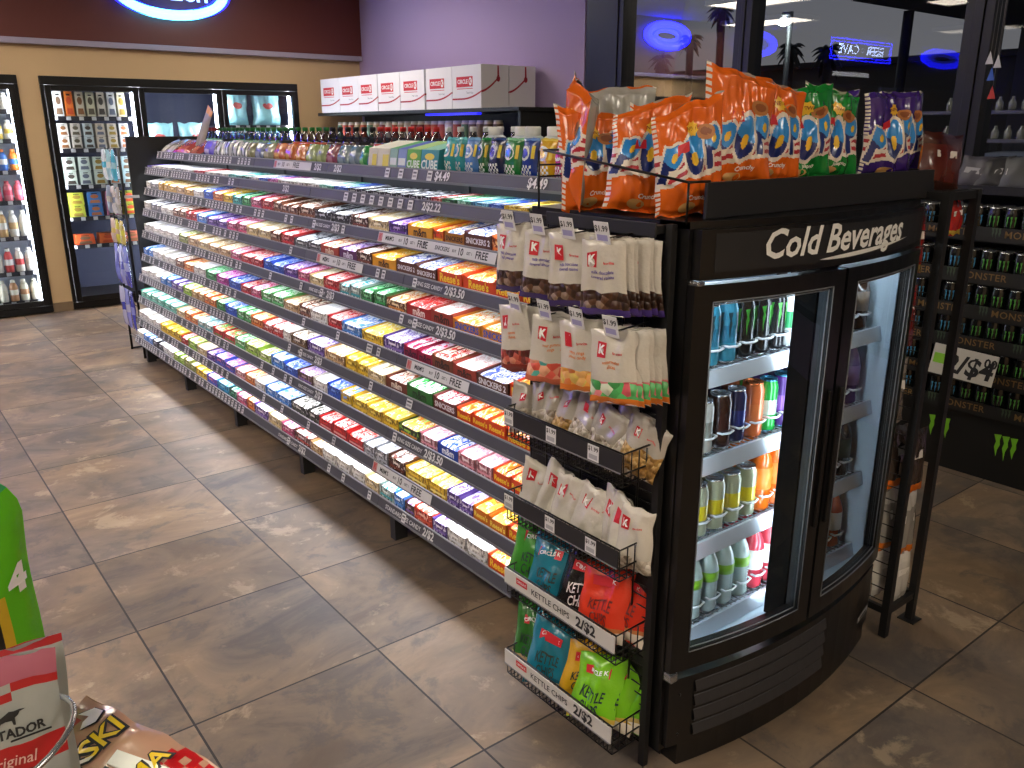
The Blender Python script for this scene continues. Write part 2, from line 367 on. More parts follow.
oval_sign(2.80, 2.935, 'Frozen', 'blue glowing oval neon sign on the brown fascia over the wide freezer bank')
oval_sign(.02, 2.96, '', 'blue glowing oval neon sign mirrored in the window pane beside the lilac wall', .46, .17)
oval_sign(-2.05, 2.97, '', 'blue glowing oval neon sign mirrored in the window between two dark mullions', .5, .17)
oval_sign(-8.1, 3.02, '', 'blue oval neon sign mirrored at the edge of the dark window post', .85, .16)
t = thing('cave_sign', 'rectangular blue neon beer sign mirrored in the dark window', 'sign', (-5.1, YB - .06, 3.02))
MB().box(-1.0, 1.0, -.05, 0, -.17, .17, M('#08082c', .4)).build('backing', t)
b = MB()
for q in (0, .05): b.tube([(-1. + q, -.06, -.17 + q), (1. - q, -.06, -.17 + q), (1. - q, -.06, .17 - q), (-1. + q, -.06, .17 - q)], .011, M('#1c1cff', .4, 0, 34), 6, True)
b.build('neon_tube', t)
MB().text('BEER   CAVE', lambda a, c: (a * 1.25, -.056, c), M('#9fb4e8', .4, 0, 40), .22, bold=.012).text('O', lambda a, c: (a - .02, -.057, c), M('#9fb4e8', .4, 0, 5), .14, bold=.012).build('lettering', t)
t = thing('lit_door_header', 'short white lit strip below the mirrored beer sign', 'light', (-4.9, YB - .03, 2.62))
MB().box(-.6, .6, -.04, 0, -.05, .05, BLACK).build('housing', t); MB().box(-.58, .58, -.05, -.04, -.035, .035, M('#ffffff', .5, 0, 5)).build('diffuser', t)
# ------------------------------------------------------------------ long shelving unit
GX = [1.848, 1.75, 1.73, 1.702, 1.679, 1.656, 1.621, 1.597, 1.566, 1.539]
GZ = [1.525, 1.418, 1.276, 1.13, .976, .811, .666, .508, .350, .219]     # top edge of each price rail
GY0, GY1, GXB = 1.96, 6.5, 2.04
NSEC = 5; SEC = (GY1 - GY0) / NSEC
gon = thing('shelving_unit', 'long black shelving unit with lit shelves full of candy', 'shelving', (1.8, (GY0 + GY1) / 2, 0))
GO = gon.location
DK = M('#26272a', .55); DK2 = M('#232428', .6)
LED = M('#eef3ff', .5, 0, LEDPOW)
b = MB(GO); b.box(GXB - .02, GXB + .02, GY0, GY1, .12, 1.6, DK2); b.build('back_panel', gon)
for i in range(NSEC + 1):
    y = GY0 + i * SEC
    MB(GO).box(GXB - .03, GXB + .03, y - .018, y + .018, 0, 1.62, DK).build('upright', gon)
    f = MB(GO); f.box(1.60, GXB, y - .02, y + .02, .03, .13, DK); f.box(1.60, 1.66, y - .02, y + .02, 0, .03, DK); f.build('foot', gon)
k = MB(GO); k.box(1.72, 1.74, GY0, GY1, .01, .15, BLACK); k.build('kick_plate', gon)
k = MB(GO); k.box(GXB, 2.46, GY0, GY1, .01, 1.42, DK); k.box(GXB, 2.48, GY0, GY1, 1.42, 1.44, DK); k.build('rear_shelves', gon)
RH = .042
for r in range(10):
    x, z = GX[r], GZ[r]
    for i in range(NSEC):
        y0, y1 = GY0 + i * SEC + .002, GY0 + (i + 1) * SEC - .002
        sh = MB(GO); sh.box(x + .006, GXB - .02, y0, y1, z - .020, z - .006, DK2); so = sh.build('shelf', gon)
        pr = MB(GO)
        # a slightly reclined price rail with lips
        pr.add([(x - .008, y0, z - RH), (x - .008, y1, z - RH), (x + .004, y1, z), (x + .004, y0, z), (x + .006, y0, z - RH), (x + .006, y1, z - RH), (x + .01, y1, z), (x + .01, y0, z)],
               [(0, 3, 2, 1), (4, 5, 6, 7), (0, 1, 5, 4), (3, 7, 6, 2), (0, 4, 7, 3), (1, 2, 6, 5)], RAIL)
        pr.box(x + .001, x + .006, y0, y1, z - .001, z + .004, M('#8b8d94', .4)); pr.box(x - .010, x - .005, y0, y1, z - RH - .006, z - RH + .003, M('#6d6f76', .4))
        rail = pr.build('price_rail', so)
        if r < 9:
            MB(GO).box(x - .0045, x + .012, y0 + .01, y1 - .01, z - RH - .0045, z - RH - .0005, LED).build('light_strip', so)
def on_rail(r, y, off=.0015):
    """local writing plane of a rail: a runs towards the near end, c up"""
    x, z = GX[r], GZ[r]
    return lambda a, c: (x - .002 + (c / RH) * .012 - off - .002, y - a, z - RH / 2 + c)
# tags: the far two sections carry rows of white tags
TK = []
def ticket(mb, r, y, w=.028, h=.034): TK.append((r, y, w, h))
def put_ticket(mb, r, y, w, h):
    fn = on_rail(r, y)
    mb.poly([(-w / 2, -h / 2), (w / 2, -h / 2), (w / 2, h / 2), (-w / 2, h / 2)], fn, TAGW)
    f2 = on_rail(r, y, .0022)
    mb.poly([(-w * .35, .004), (w * .35, .004), (w * .35, .011), (-w * .35, .011)], f2, M('#55555c', .6))
    mb.poly([(-w * .35, -.010), (w * .35, -.010), (w * .35, -.002), (-w * .35, -.002)], f2, M('#9a9aa2', .6))
shelf_objs = [o for o in gon.children if o.name.startswith('shelf')]
LAV = M('#8f86a8', .5); GLYPH = M('#d8d8d8', .5)
def strip_white(mb, r, y0, y1, segs):
    fn = on_rail(r, y0, .002); L = y0 - y1
    mb.poly([(0, -.019), (L, -.019), (L, .019), (0, .019)], fn, M('#cfcfd0', .5))
    f2 = on_rail(r, y0, .003)
    mb.poly([(0.004, -.017), (.036, -.017), (.036, .017), (.004, .017)], f2, M('#c08080', .5)); mb.text('K', lambda a, c: f2(a + .02, c), REDK, .034, bold=.03)
    for a, t, s in segs: mb.text(t, lambda p, q, a=a: f2(a + p, q), INK, s, bold=.02, align='LEFT')
def strip_dark(mb, r, y0, t, price, s=.02, gap=.0):
    f2 = on_rail(r, y0, .002)
    w = max(v[0] for v in text_geo(t, s, bold=.015, align='LEFT')[0]) if t else 0
    if t: mb.text(t, lambda p, q: f2(p, q), GLYPH, s, bold=.015, align='LEFT')
    mb.text(price, lambda p, q: f2(w + .015 + p, q), GLYPH, .042, bold=.03, align='LEFT')
def signs(r, fn):
    mb = MB(GO); fn(mb); mb.build('lettering', shelf_objs[r * NSEC])
for r in range(10):
    def far(mb):
        ye = [4.75, 4.75, 4.3, 4.6, 4.55, 4.6, 4.6, 4.6, 4.6, 4.3][r]
        y = 6.47
        while y > ye:
            if R.random() < .86: ticket(mb, r, y)
            y -= .052 + (.03 if R.random() < .2 else 0)
        n = 5 if r > 1 else 0
        for q in range(n): ticket(mb, r, R.uniform(2.6, 4.3))
        if r == 0:
            for y in (3.21, 3.10, 2.99, 2.88): ticket(mb, 0, y, .036, .038)
        if r == 1:
            for q in range(8): ticket(mb, 1, 3.41 - q * .077, .036, .036)
    far(None)
TK.sort(key=lambda q: q[1])
for q in TK[:100]:
    mb = MB(GO); put_ticket(mb, *q); mb.build('price_tag', shelf_objs[q[0] * NSEC])
mb = MB(GO)
for q in TK[100:]: put_ticket(mb, *q)
mb.build('price_tag_run', gon)['kind'] = 'stuff'
signs(0, lambda mb: (mb.text('$4.49', lambda p, q: on_rail(0, 2.79, .002)(p, q), M('#e6e6e6'), .046, bold=.03), mb.text('$4.49', lambda p, q: on_rail(0, 2.215, .002)(p, q), M('#e6e6e6'), .046, bold=.03),
    strip_white(mb, 0, 4.40, 3.95, [(.05, 'BUY', .018), (.10, '10', .034), (.16, 'GET 1', .016), (.24, 'FREE', .036)]), strip_dark(mb, 0, 3.93, '', '2/$2'), strip_dark(mb, 0, 3.72, '', '2/$2')))
signs(1, lambda mb: (strip_dark(mb, 1, 2.80, '', '2/$2.22', .02), strip_dark(mb, 1, 2.31, '', '2/$1'), strip_dark(mb, 1, 4.1, '', '2/$2')))
signs(2, lambda mb: (strip_white(mb, 2, 3.10, 2.29, [(.06, "M&M'S", .024), (.165, 'BUY', .014), (.20, '10', .036), (.252, 'GET 1', .014), (.305, 'FREE', .036), (.43, 'SNICKERS', .022), (.545, 'BUY', .014), (.58, '10', .036), (.635, 'GET 1', .014), (.69, 'FREE', .036)]),
    strip_dark(mb, 2, 3.71, 'KING SIZE CANDY', '2/$3')))
signs(3, lambda mb: (strip_white(mb, 3, 3.64, 3.20, [(.06, "M&M'S", .024), (.165, 'BUY', .014), (.20, '10', .036), (.252, 'GET 1', .014), (.305, 'FREE', .036)]), strip_dark(mb, 3, 2.77, 'KING SIZE CANDY', '2/$3.50', .022)))
signs(4, lambda mb: (strip_dark(mb, 4, 3.70, 'KING SIZE CANDY', '2/$3'), strip_dark(mb, 4, 2.80, 'KING SIZE CANDY', '2/$3.50', .022)))
signs(5, lambda mb: strip_white(mb, 5, 2.785, 2.36, [(.06, "M&M'S", .024), (.165, 'BUY', .014), (.20, '10', .036), (.252, 'GET 1', .014), (.305, 'FREE', .036)]))
signs(6, lambda mb: strip_dark(mb, 6, 3.75, 'KING SIZE CANDY', '2/$3'))
signs(7, lambda mb: (strip_dark(mb, 7, 2.78, 'KING SIZE CANDY', '2/$3.50', .022), strip_dark(mb, 7, 3.72, 'KING SIZE CANDY', '2/$3')))
signs(8, lambda mb: strip_white(mb, 8, 2.94, 2.49, [(.06, "M&M'S", .024), (.165, 'BUY', .014), (.20, '10', .036), (.252, 'GET 1', .014), (.305, 'FREE', .036)]))
signs(9, lambda mb: (strip_dark(mb, 9, 3.88, 'STANDARD SIZE CANDY', '2/$2'), strip_dark(mb, 9, 2.80, 'STANDARD SIZE CANDY', '2/$2', .024)))

# end board at the far end, and the wire rack of bags behind it
e = thing('end_board', 'tall black board closing the far end of the shelving unit', 'board', (2.07, 6.56, 0))
MB(e.location).box(1.66, 2.48, 6.545, 6.575, .0, 1.63, BLACKM).build('panel', e, bevel=.004)
MB(e.location).box(1.60, 1.70, 6.54, 6.55, 1.205, 1.225, M('#a7a7aa', .4)).build('bracket', e)

# ------------------------------------------------------------------ cartons
# style: tray colour, wrapper colour, band colour, printed word, word colour, spoken colour
ST = {
 'white': ('c9c4bc', 'f2f0ea', 'd8d8d8', '', '', 'white'), 'grey': ('77777c', 'd9d9da', '6a6a70', '', '', 'grey and white'),
 'gold': ('b58a3c', 'f0d9a0', 'c89a3c', '', '', 'gold'), 'tan': ('b08a5c', 'f1e3c6', 'c9a676', '', '', 'tan'), 'cream': ('c8b184', 'f4ead0', 'dcc48c', '', '', 'cream'),
 'blue': ('2c4db0', '7fa2e8', '2450c4', '', '', 'blue'), 'bluew': ('3c78c4', 'e6f0fb', '4a8ee0', '', '', 'white and blue'), 'bluer': ('3a4cb4', 'e88098', '3c66d8', '', '', 'blue and pink'),
 'violet': ('5a4aa8', '9c8ce0', '5548c0', '', '', 'violet'), 'violetw': ('5b3f8c', 'efe9f6', '8468b8', '', '', 'white and violet'), 'purple': ('4d2f7c', 'c8aee0', '6a3fa8', '', '', 'purple'),
 'red': ('a81c20', 'e8b0a8', 'cc2028', '', '', 'red'), 'redw': ('b03028', 'f4e4e0', 'd04038', '', '', 'white and red'), 'redg': ('b83030', 'e0503c', '4caa50', '', '', 'red and green'), 'redo': ('c83c24', 'f6cdb8', 'e2553a', '', '', 'red orange'),
 'pink': ('a8506c', 'f2c0d0', 'e0407c', '', '', 'pink'), 'pinkw': ('b8747c', 'f8e4e6', 'e89aa8', '', '', 'white and pink'), 'magenta': ('98287c', 'e8a8d4', 'c0289c', '', '', 'magenta'),
 'brown': ('6b3a22', 'efe0cc', '8c5030', '', '', 'brown'), 'brownw': ('5c4630', 'f2ece2', '84684a', '', '', 'brown and white'), 'brownr': ('5f2c20', 'f2e2dc', 'b8342c', '', '', 'brown and red'), 'brownv': ('5c4034', 'b898a8', '7c5cb4', '', '', 'brown and violet'), 'choc': ('4f2a1a', 'efe4d8', '7a3a22', '', '', 'chocolate brown'),
 'black': ('1b1a1c', 'd8dade', '2c2c30', '', '', 'black and silver'), 'blackw': ('2a2924', 'eceae4', '4c4c3c', '', '', 'black and white'), 'dkgrey': ('3c3c40', 'cfd3d6', '6a6e74', '', '', 'dark grey'), 'silver': ('7a7c80', 'e4e6ea', 'a8acb4', '', '', 'silver'),
 'green': ('2f6a38', '8cd49c', '2f9a4c', '', '', 'green'), 'greenw': ('4a8a44', 'def4de', '5cc46c', '', '', 'white and green'), 'dkgreen': ('1c3c2c', '6cc49c', '2c7c5c', '', '', 'dark green'), 'mint': ('5aa890', 'd4f6ea', '7cd8c4', '', '', 'mint green'),
 'teal': ('2c8080', '8ce0d4', '24a4a0', '', '', 'teal'), 'tealw': ('8fa49c', 'eef6f2', '2ca4b0', '', '', 'white and teal'), 'cyan': ('2c7ca8', '8cd8f0', '2498d8', '', '', 'cyan'),
 'olive': ('6c7030', 'd0d49c', '8c9440', '', '', 'olive'), 'lime': ('7ca030', 'e4f2ac', 'a0d030', '', '', 'lime green'), 'limew': ('90a840', 'f2f6d0', 'b8d850', '', '', 'white and lime'),
 'yellow': ('c8a020', 'f6e070', 'e8c020', '', '', 'yellow'), 'yelw': ('c89c1c', 'f6d040', 'fae890', '', '', 'bright yellow'), 'yelblue': ('d0a828', '5c9cf0', 'f0cc30', '', '', 'yellow and blue'), 'orange': ('b85a24', 'f6cc90', 'ec8030', '', '', 'orange'), 'orangeb': ('6c4424', 'f0d8ac', 'd88838', '', '', 'brown and orange'),
 'yelm': ('d8961a', 'f4b822', 'e8a41c', 'm&m', '3a2010', 'yellow peanut'), 'redyel': ('d05a1c', 'e8381c', 'f4b822', '', '', 'red and yellow'), 'purpm': ('5c2c60', 'd8c4ec', '6c3c98', 'm&m', 'e8e0f0', 'purple and red'), 'creamm': ('a03c28', 'f6dcc0', 'd88858', 'm&m', 'e8d0b8', 'cream and red'),
 'redm': ('a01c14', 'e02a1c', 'c8201a', 'm&m', 'f0d8d0', 'scarlet'), 'whitem': ('9c3c2c', 'f6f0ec', 'd8b0a8', 'm&m', '3c2018', 'white and maroon'), 'pinkm': ('a01840', 'f4e4ec', 'ec1c60', 'm&m', '3a1020', 'hot pink'), 'brownm': ('6c3420', 'eedccc', '9c5030', 'm&m', 'f0e0d0', 'dark brown'), 'greenm': ('2c6c2c', 'f2f0ea', '38c048', 'm&m', '1c2c14', 'bright green'), 'bluem': ('1c3c9c', 'f2f4fa', '2458d0', 'm&m', 'e8e8f4', 'royal blue'), 'creamr': ('7c4428', 'f4e4cc', 'd03020', 'm&m', '2c1810', 'cream and brown'),
 'snick': ('a87020', 'f0e8d0', '4c64b0', 'SNICKERS', '3c1c10', 'yellow and white'), 'snick2': ('5c3426', 'eeeef4', '4c60b4', 'SNICKERS 2', 'e8e4ec', 'brown and blue'), 'snicko': ('d08424', 'f6e8cc', 'e8902c', 'SNICKERS', '3454b4', 'amber'), 'snickr': ('6c3430', 'ecdcdc', 'c03038', 'SNICKERS', 'e4dce4', 'brown and crimson'),
 'reese': ('d8481a', 'f8a838', 'f06c1c', "Reese's", 'f8d038', 'bright orange'), 'reesey': ('d07018', 'f8d048', 'f0901c', "Reese's", 'f8e060', 'orange and yellow'),
 'sour': ('3c4c2c', '9cd440', 'e89038', '', '', 'lime and orange'), 'redbox': ('b81c1c', 'e43028', 'f8b8b0', '', '', 'plain red'),
}
WRAP, TRAY = {}, {}
def carton(style, w, depth, h, hb, name, flat=False):
    tr, wc, bc, word, wcol, spoken = ST[style]
    if style not in WRAP: WRAP[style] = (wrapmat('#' + wc, '#' + bc, len(WRAP)), wrapmat('#' + bc, '#' + wc, len(WRAP) + .5))
    if tr not in TRAY: TRAY[tr] = traymat('#' + tr, '#' + wc, len(TRAY))
    mt = paper('#' + tr); mfr = TRAY[tr] if not word else mt; mw, mbnd = WRAP[style]; pw, pb = M('#' + wc, .4), M('#' + bc, .4)
    t = .0025; m = MB(); hw = w / 2
    # local: x runs back from the front edge, y across (towards +y is the far end)
    for s in (-1, 1):
        y0, y1 = (-hw, -hw + t) if s < 0 else (hw - t, hw)
        m.add([(0, y0, 0), (depth, y0, 0), (depth, y0, hb), (0, y0, h), (0, y1, 0), (depth, y1, 0), (depth, y1, hb), (0, y1, h)],
              [(0, 1, 2, 3), (7, 6, 5, 4), (0, 4, 5, 1), (3, 2, 6, 7), (0, 3, 7, 4), (1, 5, 6, 2)], mt)
    # front lip, a little dished like a cut-out display box
    lip = h * (.92 if flat else .86)
    m.add([(0, -hw, 0), (0, hw, 0), (0, hw, h), (0, hw * .7, lip), (0, -hw * .7, lip), (0, -hw, h)], [(0, 5, 4, 3, 2, 1)], mfr)
    m.add([(t, -hw, 0), (t, hw, 0), (t, hw, h), (t, hw * .7, lip), (t, -hw * .7, lip), (t, -hw, h)], [(0, 1, 2, 3, 4, 5)], mt)
    m.box(depth - t, depth, -hw, hw, 0, hb, mt); m.box(0, depth, -hw, hw, 0, t, mt)
    fr = lambda a, c: (-.0008, -a, c)
    if word:
        tw = max(v[0] for v in text_geo(word, 1., bold=.03)[0]) * 2
        sz = min(h * .8, w * .86 / tw)
        m.text(word, lambda a, c: fr(a, h * .45 + c), M('#' + wcol, .5), sz, bold=.03)
    else:
        m.poly([(-hw * .8, h * .18), (hw * .8, h * .18), (hw * .8, h * .34), (-hw * .8, h * .34)], fr, pb)
        m.poly([(-hw * .45, h * .5), (hw * .2, h * .5), (hw * .2, h * .66), (-hw * .45, h * .66)], fr, pw)
    o = m.build(name)
    # wrapped bars lying side by side, each a rounded ridge with its printed band
    n = max(2, round(w / (.05 if not flat else .04))); g = MB(); bw = (w - 2 * t - .002) / n
    jj = R.random
    for i in range(n):
        y0 = -hw + t + .001 + i * bw
        xs = [.004, .02, depth * .28, depth * .55, depth * .86, depth - .006]
        cols = [mw, mw if i % 2 else mbnd, mbnd, mw, mw]
        if style in ('yelm', 'redm', 'redbox', 'reese', 'sour', 'yelw'): cols = [mbnd, mw, mw if i % 2 else mbnd, mw, mw]
        vs, fs, ms = [], [], []
        lift = jj() * .006
        for k, xx in enumerate(xs):
            zz = (h * .88 + (hb * .96 - h * .88) * xx / depth) + (lift if 0 < k < len(xs) - 1 else -.004)
            for q in range(5):
                yy = y0 + bw * q / 4; arch = (0, .75, 1, .75, 0)[q] * bw * (.16 if not flat else .08)
                vs.append((xx, yy, zz - bw * .12 + arch))
        for k in range(len(xs) - 1):
            for q in range(4):
                fs.append((k * 5 + q, (k + 1) * 5 + q, (k + 1) * 5 + q + 1, k * 5 + q + 1)); ms.append(cols[k])
        if word and word[0] in 'mS' and style != 'redm' and w / n > .03:
            pass
        g.add(vs, fs, ms, True)
    g.build('wrapped_bars', o)
    return o
ROWS = [[0,[6.49,6.38,6.175,5.939,5.697,5.507,5.345,5.207,5.074,4.947,4.824,4.706,4.564,4.416,4.287,4.151,4.034,3.921,3.802,3.688,3.569,3.502,3.41,3.33,3.227,3.16,3.088,2.979,2.848,2.777,2.716,2.625,2.562,2.471,2.372,2.284,2.189,2.109,2.032],['greybag','greybag','redbag','redbag','violet','whitestripe','whitestripe','whitestripe','whitestripe','olive','bluegrey','olive','orange','orange','orange','lime','lime','maroon','slate','slate','green','teal','ylw','ylw','gcart','bcart','lcart','tcart','tpouch','tpouch','bpouch','gnpouch','nvpouch','gwpouch','bwpouch','yelpouch','magpouch','magpouch']],[1,[6.49,6.49,6.391,6.157,5.935,5.686,5.491,5.288,5.08,4.884,4.685,4.568,4.429,4.322,4.193,4.023,3.862,3.71,3.567,3.432,3.321,3.216,3.115,3.018,2.925,2.836,2.751,2.676,2.583,2.489,2.382,2.296,2.162,2.042],['blue','violet','white','white','grey','white','red','white','white','teal','dkgreen','white','blue','magenta','white','white','white','mint','blue','black','black','black','black','black','black','black','red','green','mint','cyan','blue','yellow','lime']],[2,[6.49,6.381,6.191,5.988,5.796,5.633,5.458,5.274,5.116,4.949,4.79,4.653,4.523,4.384,4.226,4.125,3.922,3.733,3.557,3.373,3.22,3.043,2.895,2.713,2.638,2.508,2.339,2.249],['white','grey','gold','gold','tan','gold','white','blue','orange','yellow','teal','green','pink','red','brown','brown','brown','black','black','choc','cream','purple','yelm','redyel','snick','snick2','orange']],[3,[6.49,6.344,6.108,5.843,5.576,5.365,5.183,5.011,4.848,4.692,4.544,4.389,4.215,4.088,3.932,3.762,3.633,3.451,3.282,3.149,2.952,2.799,2.65,2.485,2.292,2.143,2.0],['white','grey','white','brown','red','bluew','purple','purple','pink','pink','cream','cream','brown','red','dkgrey','dkgrey','creamm','purpm','choc','yelm','snick2','snick2','reese','reese','reese','reese']],[4,[6.49,6.28,5.956,5.7,5.518,5.327,5.146,4.957,4.763,4.61,4.436,4.298,4.192,4.028,3.862,3.737,3.587,3.426,3.22,3.005,2.847,2.664,2.515,2.339,2.167],['white','white','white','olive','tan','cream','tan','tan','pink','red','red','blue','blue','purple','pink','cream','red','tealw','green','orangeb','redm','whitem','snicko','snicko']],[5,[6.49,6.268,6.011,5.749,5.583,5.387,5.165,4.974,4.777,4.592,4.445,4.305,4.172,4.007,3.828,3.693,3.523,3.373,3.186,3.004,2.836,2.629,2.487,2.335,2.149],['bluew','white','white','brown','orange','white','green','magenta','blue','red','pink','greenw','greenw','tan','brown','white','red','bluew','yellow','violetw','pinkm','creamr','whitem','snick2']],[6,[6.49,6.303,6.018,5.773,5.544,5.367,5.143,4.934,4.785,4.597,4.39,4.224,4.105,3.967,3.87,3.686,3.493,3.294,3.084,2.939,2.765,2.576,2.421,2.326,2.224,2.121],['white','white','bluew','violetw','lime','tan','orange','green','blue','greenw','orange','redw','redw','white','brownw','violetw','tan','yellow','cream','brownm','greenm','snickr','reese','reese','reese']],[7,[6.49,6.236,5.931,5.648,5.484,5.232,4.963,4.795,4.605,4.439,4.255,4.094,3.929,3.762,3.594,3.446,3.306,3.201,3.065,2.799,2.647,2.519,2.378,2.265,2.164,2.063,1.977],['mint','mint','mint','cream','orange','tealw','redg','redg','greenw','lime','limew','bluew','blue','brownv','white','blue','yelblue','yellow','yellow','sour','pinkw','bluem','pinkw','pinkw','reese','reese']],[8,[6.49,6.268,5.957,5.733,5.523,5.382,5.209,5.027,4.887,4.721,4.563,4.413,4.269,4.132,3.988,3.804,3.608,3.489,3.354,3.208,3.051,2.955,2.847,2.712,2.542,2.411,2.332,2.244,2.148,2.045,1.916],['white','white','yellow','yellow','red','lime','cream','purple','bluer','bluer','pinkw','orange','white','bluew','bluew','blackw','blackw','redbox','redbox','redbox','silver','silver','choc','yelw','yelw','violetw','violetw','reesey','reesey','reese']],[9,[6.49,6.328,6.105,5.871,5.629,5.423,5.189,4.988,4.815,4.619,4.494,4.346,4.231,4.042,3.876,3.731,3.538,3.41,3.268,3.134,3.006,2.886,2.763,2.684,2.608,2.478,2.376,2.253,2.119,1.978],['white','bluew','black','white','lime','olive','yellow','bluer','cyan','dkgreen','pink','orange','violetw','cream','pink','brownr','tan','white','white','white','cream','tealw','bluew','brownv','redo','violetw','white','white','reese']]]
SHELF = ['top shelf', 'second shelf down', 'third shelf down', 'fourth shelf down', 'fifth shelf down', 'sixth shelf down', 'seventh shelf down', 'eighth shelf down', 'ninth shelf down', 'bottom shelf']
cart_lib = {}
for r, ys, st in ROWS:
    if r == 0: continue
    items = []
    for k, s in enumerate(st):
        a, c = ys[k], ys[k + 1]
        if a - c < .02: continue
        p = 2 if a - c > .2 else 1
        for q in range(p): items.append((a - (a - c) * q / p, a - (a - c) * (q + 1) / p, s))
    items = items[::-1]
    x, z = GX[r], GZ[r]
    if items[0][1] > GY0 + .06 and r != 1:                          # fill up to the near end where bags hang in front
        items.insert(0, (items[0][1], max(GY0 + .01, items[0][1] - .14), 'reese'))
    for i, (a, c, s) in enumerate(items):
        w = a - c - .003; flat = r == 1
        h = (.020 if flat else R.uniform(.046, .060)); hb = h + (.006 if flat else R.uniform(.018, .030))
        o = carton(s, w, .20 if r < 9 else .24, h, hb, 'gum_carton' if flat else 'candy_carton', flat)
        o.location = (x + .012 + R.uniform(0, .006), (a + c) / 2, z - .0055)
        kind = 'flat gum carton' if flat else 'candy carton'
        tag(o, f"{ST[s][5]} {kind} on the {SHELF[r]}, {nth(i + 1)} from the cooler", 'carton', f"{'gum' if flat else 'candy'} cartons on the {SHELF[r]}")
# ------------------------------------------------------------------ top shelf: bags, gum boxes, gum pouches
def pouch(name, w, h, d, front, accent, seed, kind='pouch', word='', wcol='#f0f0f0'):
    """upright zip pouch facing the aisle (-x); oval badge and pale tablets printed low"""
    m = MB(); F, A = film(front), film(accent)
    L = M('#e8efe8', .4)
    def pr(u, v):
        if kind == 'pouch':
            if v > .9: return A
            if v < .3 and abs(u + .1) < .62 and (int((u + 2) * 5) + int(v * 14)) % 2: return L
            return F
        if kind == 'stripe': return A if int((u + 1) * 3.2) % 2 else F
        if kind == 'plain': return A if v < .35 and abs(u) < .5 else F
        return F
    fn = bag_mesh(m, w, h, d, seed, pr, F, 10, 14, wr=.0025, crimp=.06)
    if kind == 'pouch':
        fan(m, ellipse(-.006, h * .6, w * .3, h * .2, 16), (-.006, h * .6), fn(.0015), M('#e9eee9', .4))
        fan(m, ellipse(-.006, h * .6, w * .2, h * .13, 14), (-.006, h * .6), fn(.0025), F)
        sub_poly(m, [(w * .3, h * .45), (w * .42, h * .45), (w * .42, h * .8), (w * .3, h * .8)], fn(.0015), M('#e8d23c', .4), 3)
    return m.build(name)
ROW0 = {r: (ys, st) for r, ys, st in ROWS}[0]
P0 = {'greybag': ('#8d8880', '#b9b4ac', 'plain', 'grey printed bag'), 'redbag': ('#9c4034', '#c8705c', 'plain', 'dull red bag'), 'violet': ('#6a5cc0', '#b0a4dc', 'plain', 'violet bag'),
 'whitestripe': ('#c9cbc8', '#5c6660', 'stripe', 'white pouch with grey stripes'), 'olive': ('#8c8c64', '#b4b08c', 'plain', 'olive pouch'), 'bluegrey': ('#64708c', '#9ca4bc', 'plain', 'blue-grey pouch'),
 'orange': ('#c86c28', '#e0a050', 'plain', 'orange gum bag'), 'lime': ('#94a468', '#b4c47c', 'plain', 'pale green gum bag'), 'maroon': ('#8c4450', '#b07880', 'plain', 'maroon gum bag'), 'slate': ('#6c808c', '#94a8b0', 'plain', 'slate blue gum bag'),
 'green': ('#349c50', '#80c880', 'plain', 'green gum bag'), 'teal': ('#2c6c94', '#8098b8', 'plain', 'deep blue gum bag'),
 'tpouch': ('#2c9ca4', '#6cd0d4', 'pouch', 'turquoise gum pouch'), 'bpouch': ('#4c80c4', '#80b8e4', 'pouch', 'sky blue gum pouch'), 'gnpouch': ('#145c2c', '#2c9c50', 'pouch', 'dark green gum pouch'), 'nvpouch': ('#1c2854', '#34508c', 'pouch', 'navy gum pouch'),
 'gwpouch': ('#1c7c38', '#8cd0a0', 'pouch', 'mid green gum pouch'), 'bwpouch': ('#1c3c94', '#7ca4e0', 'pouch', 'royal blue gum pouch'), 'yelpouch': ('#e0b01c', '#f4d860', 'pouch', 'yellow gum pouch'), 'magpouch': ('#b4186c', '#e060a0', 'pouch', 'magenta gum pouch')}
ct0 = {}
items = [(a, c, s) for a, c, s in zip(ROW0[0], ROW0[0][1:], ROW0[1])][::-1]
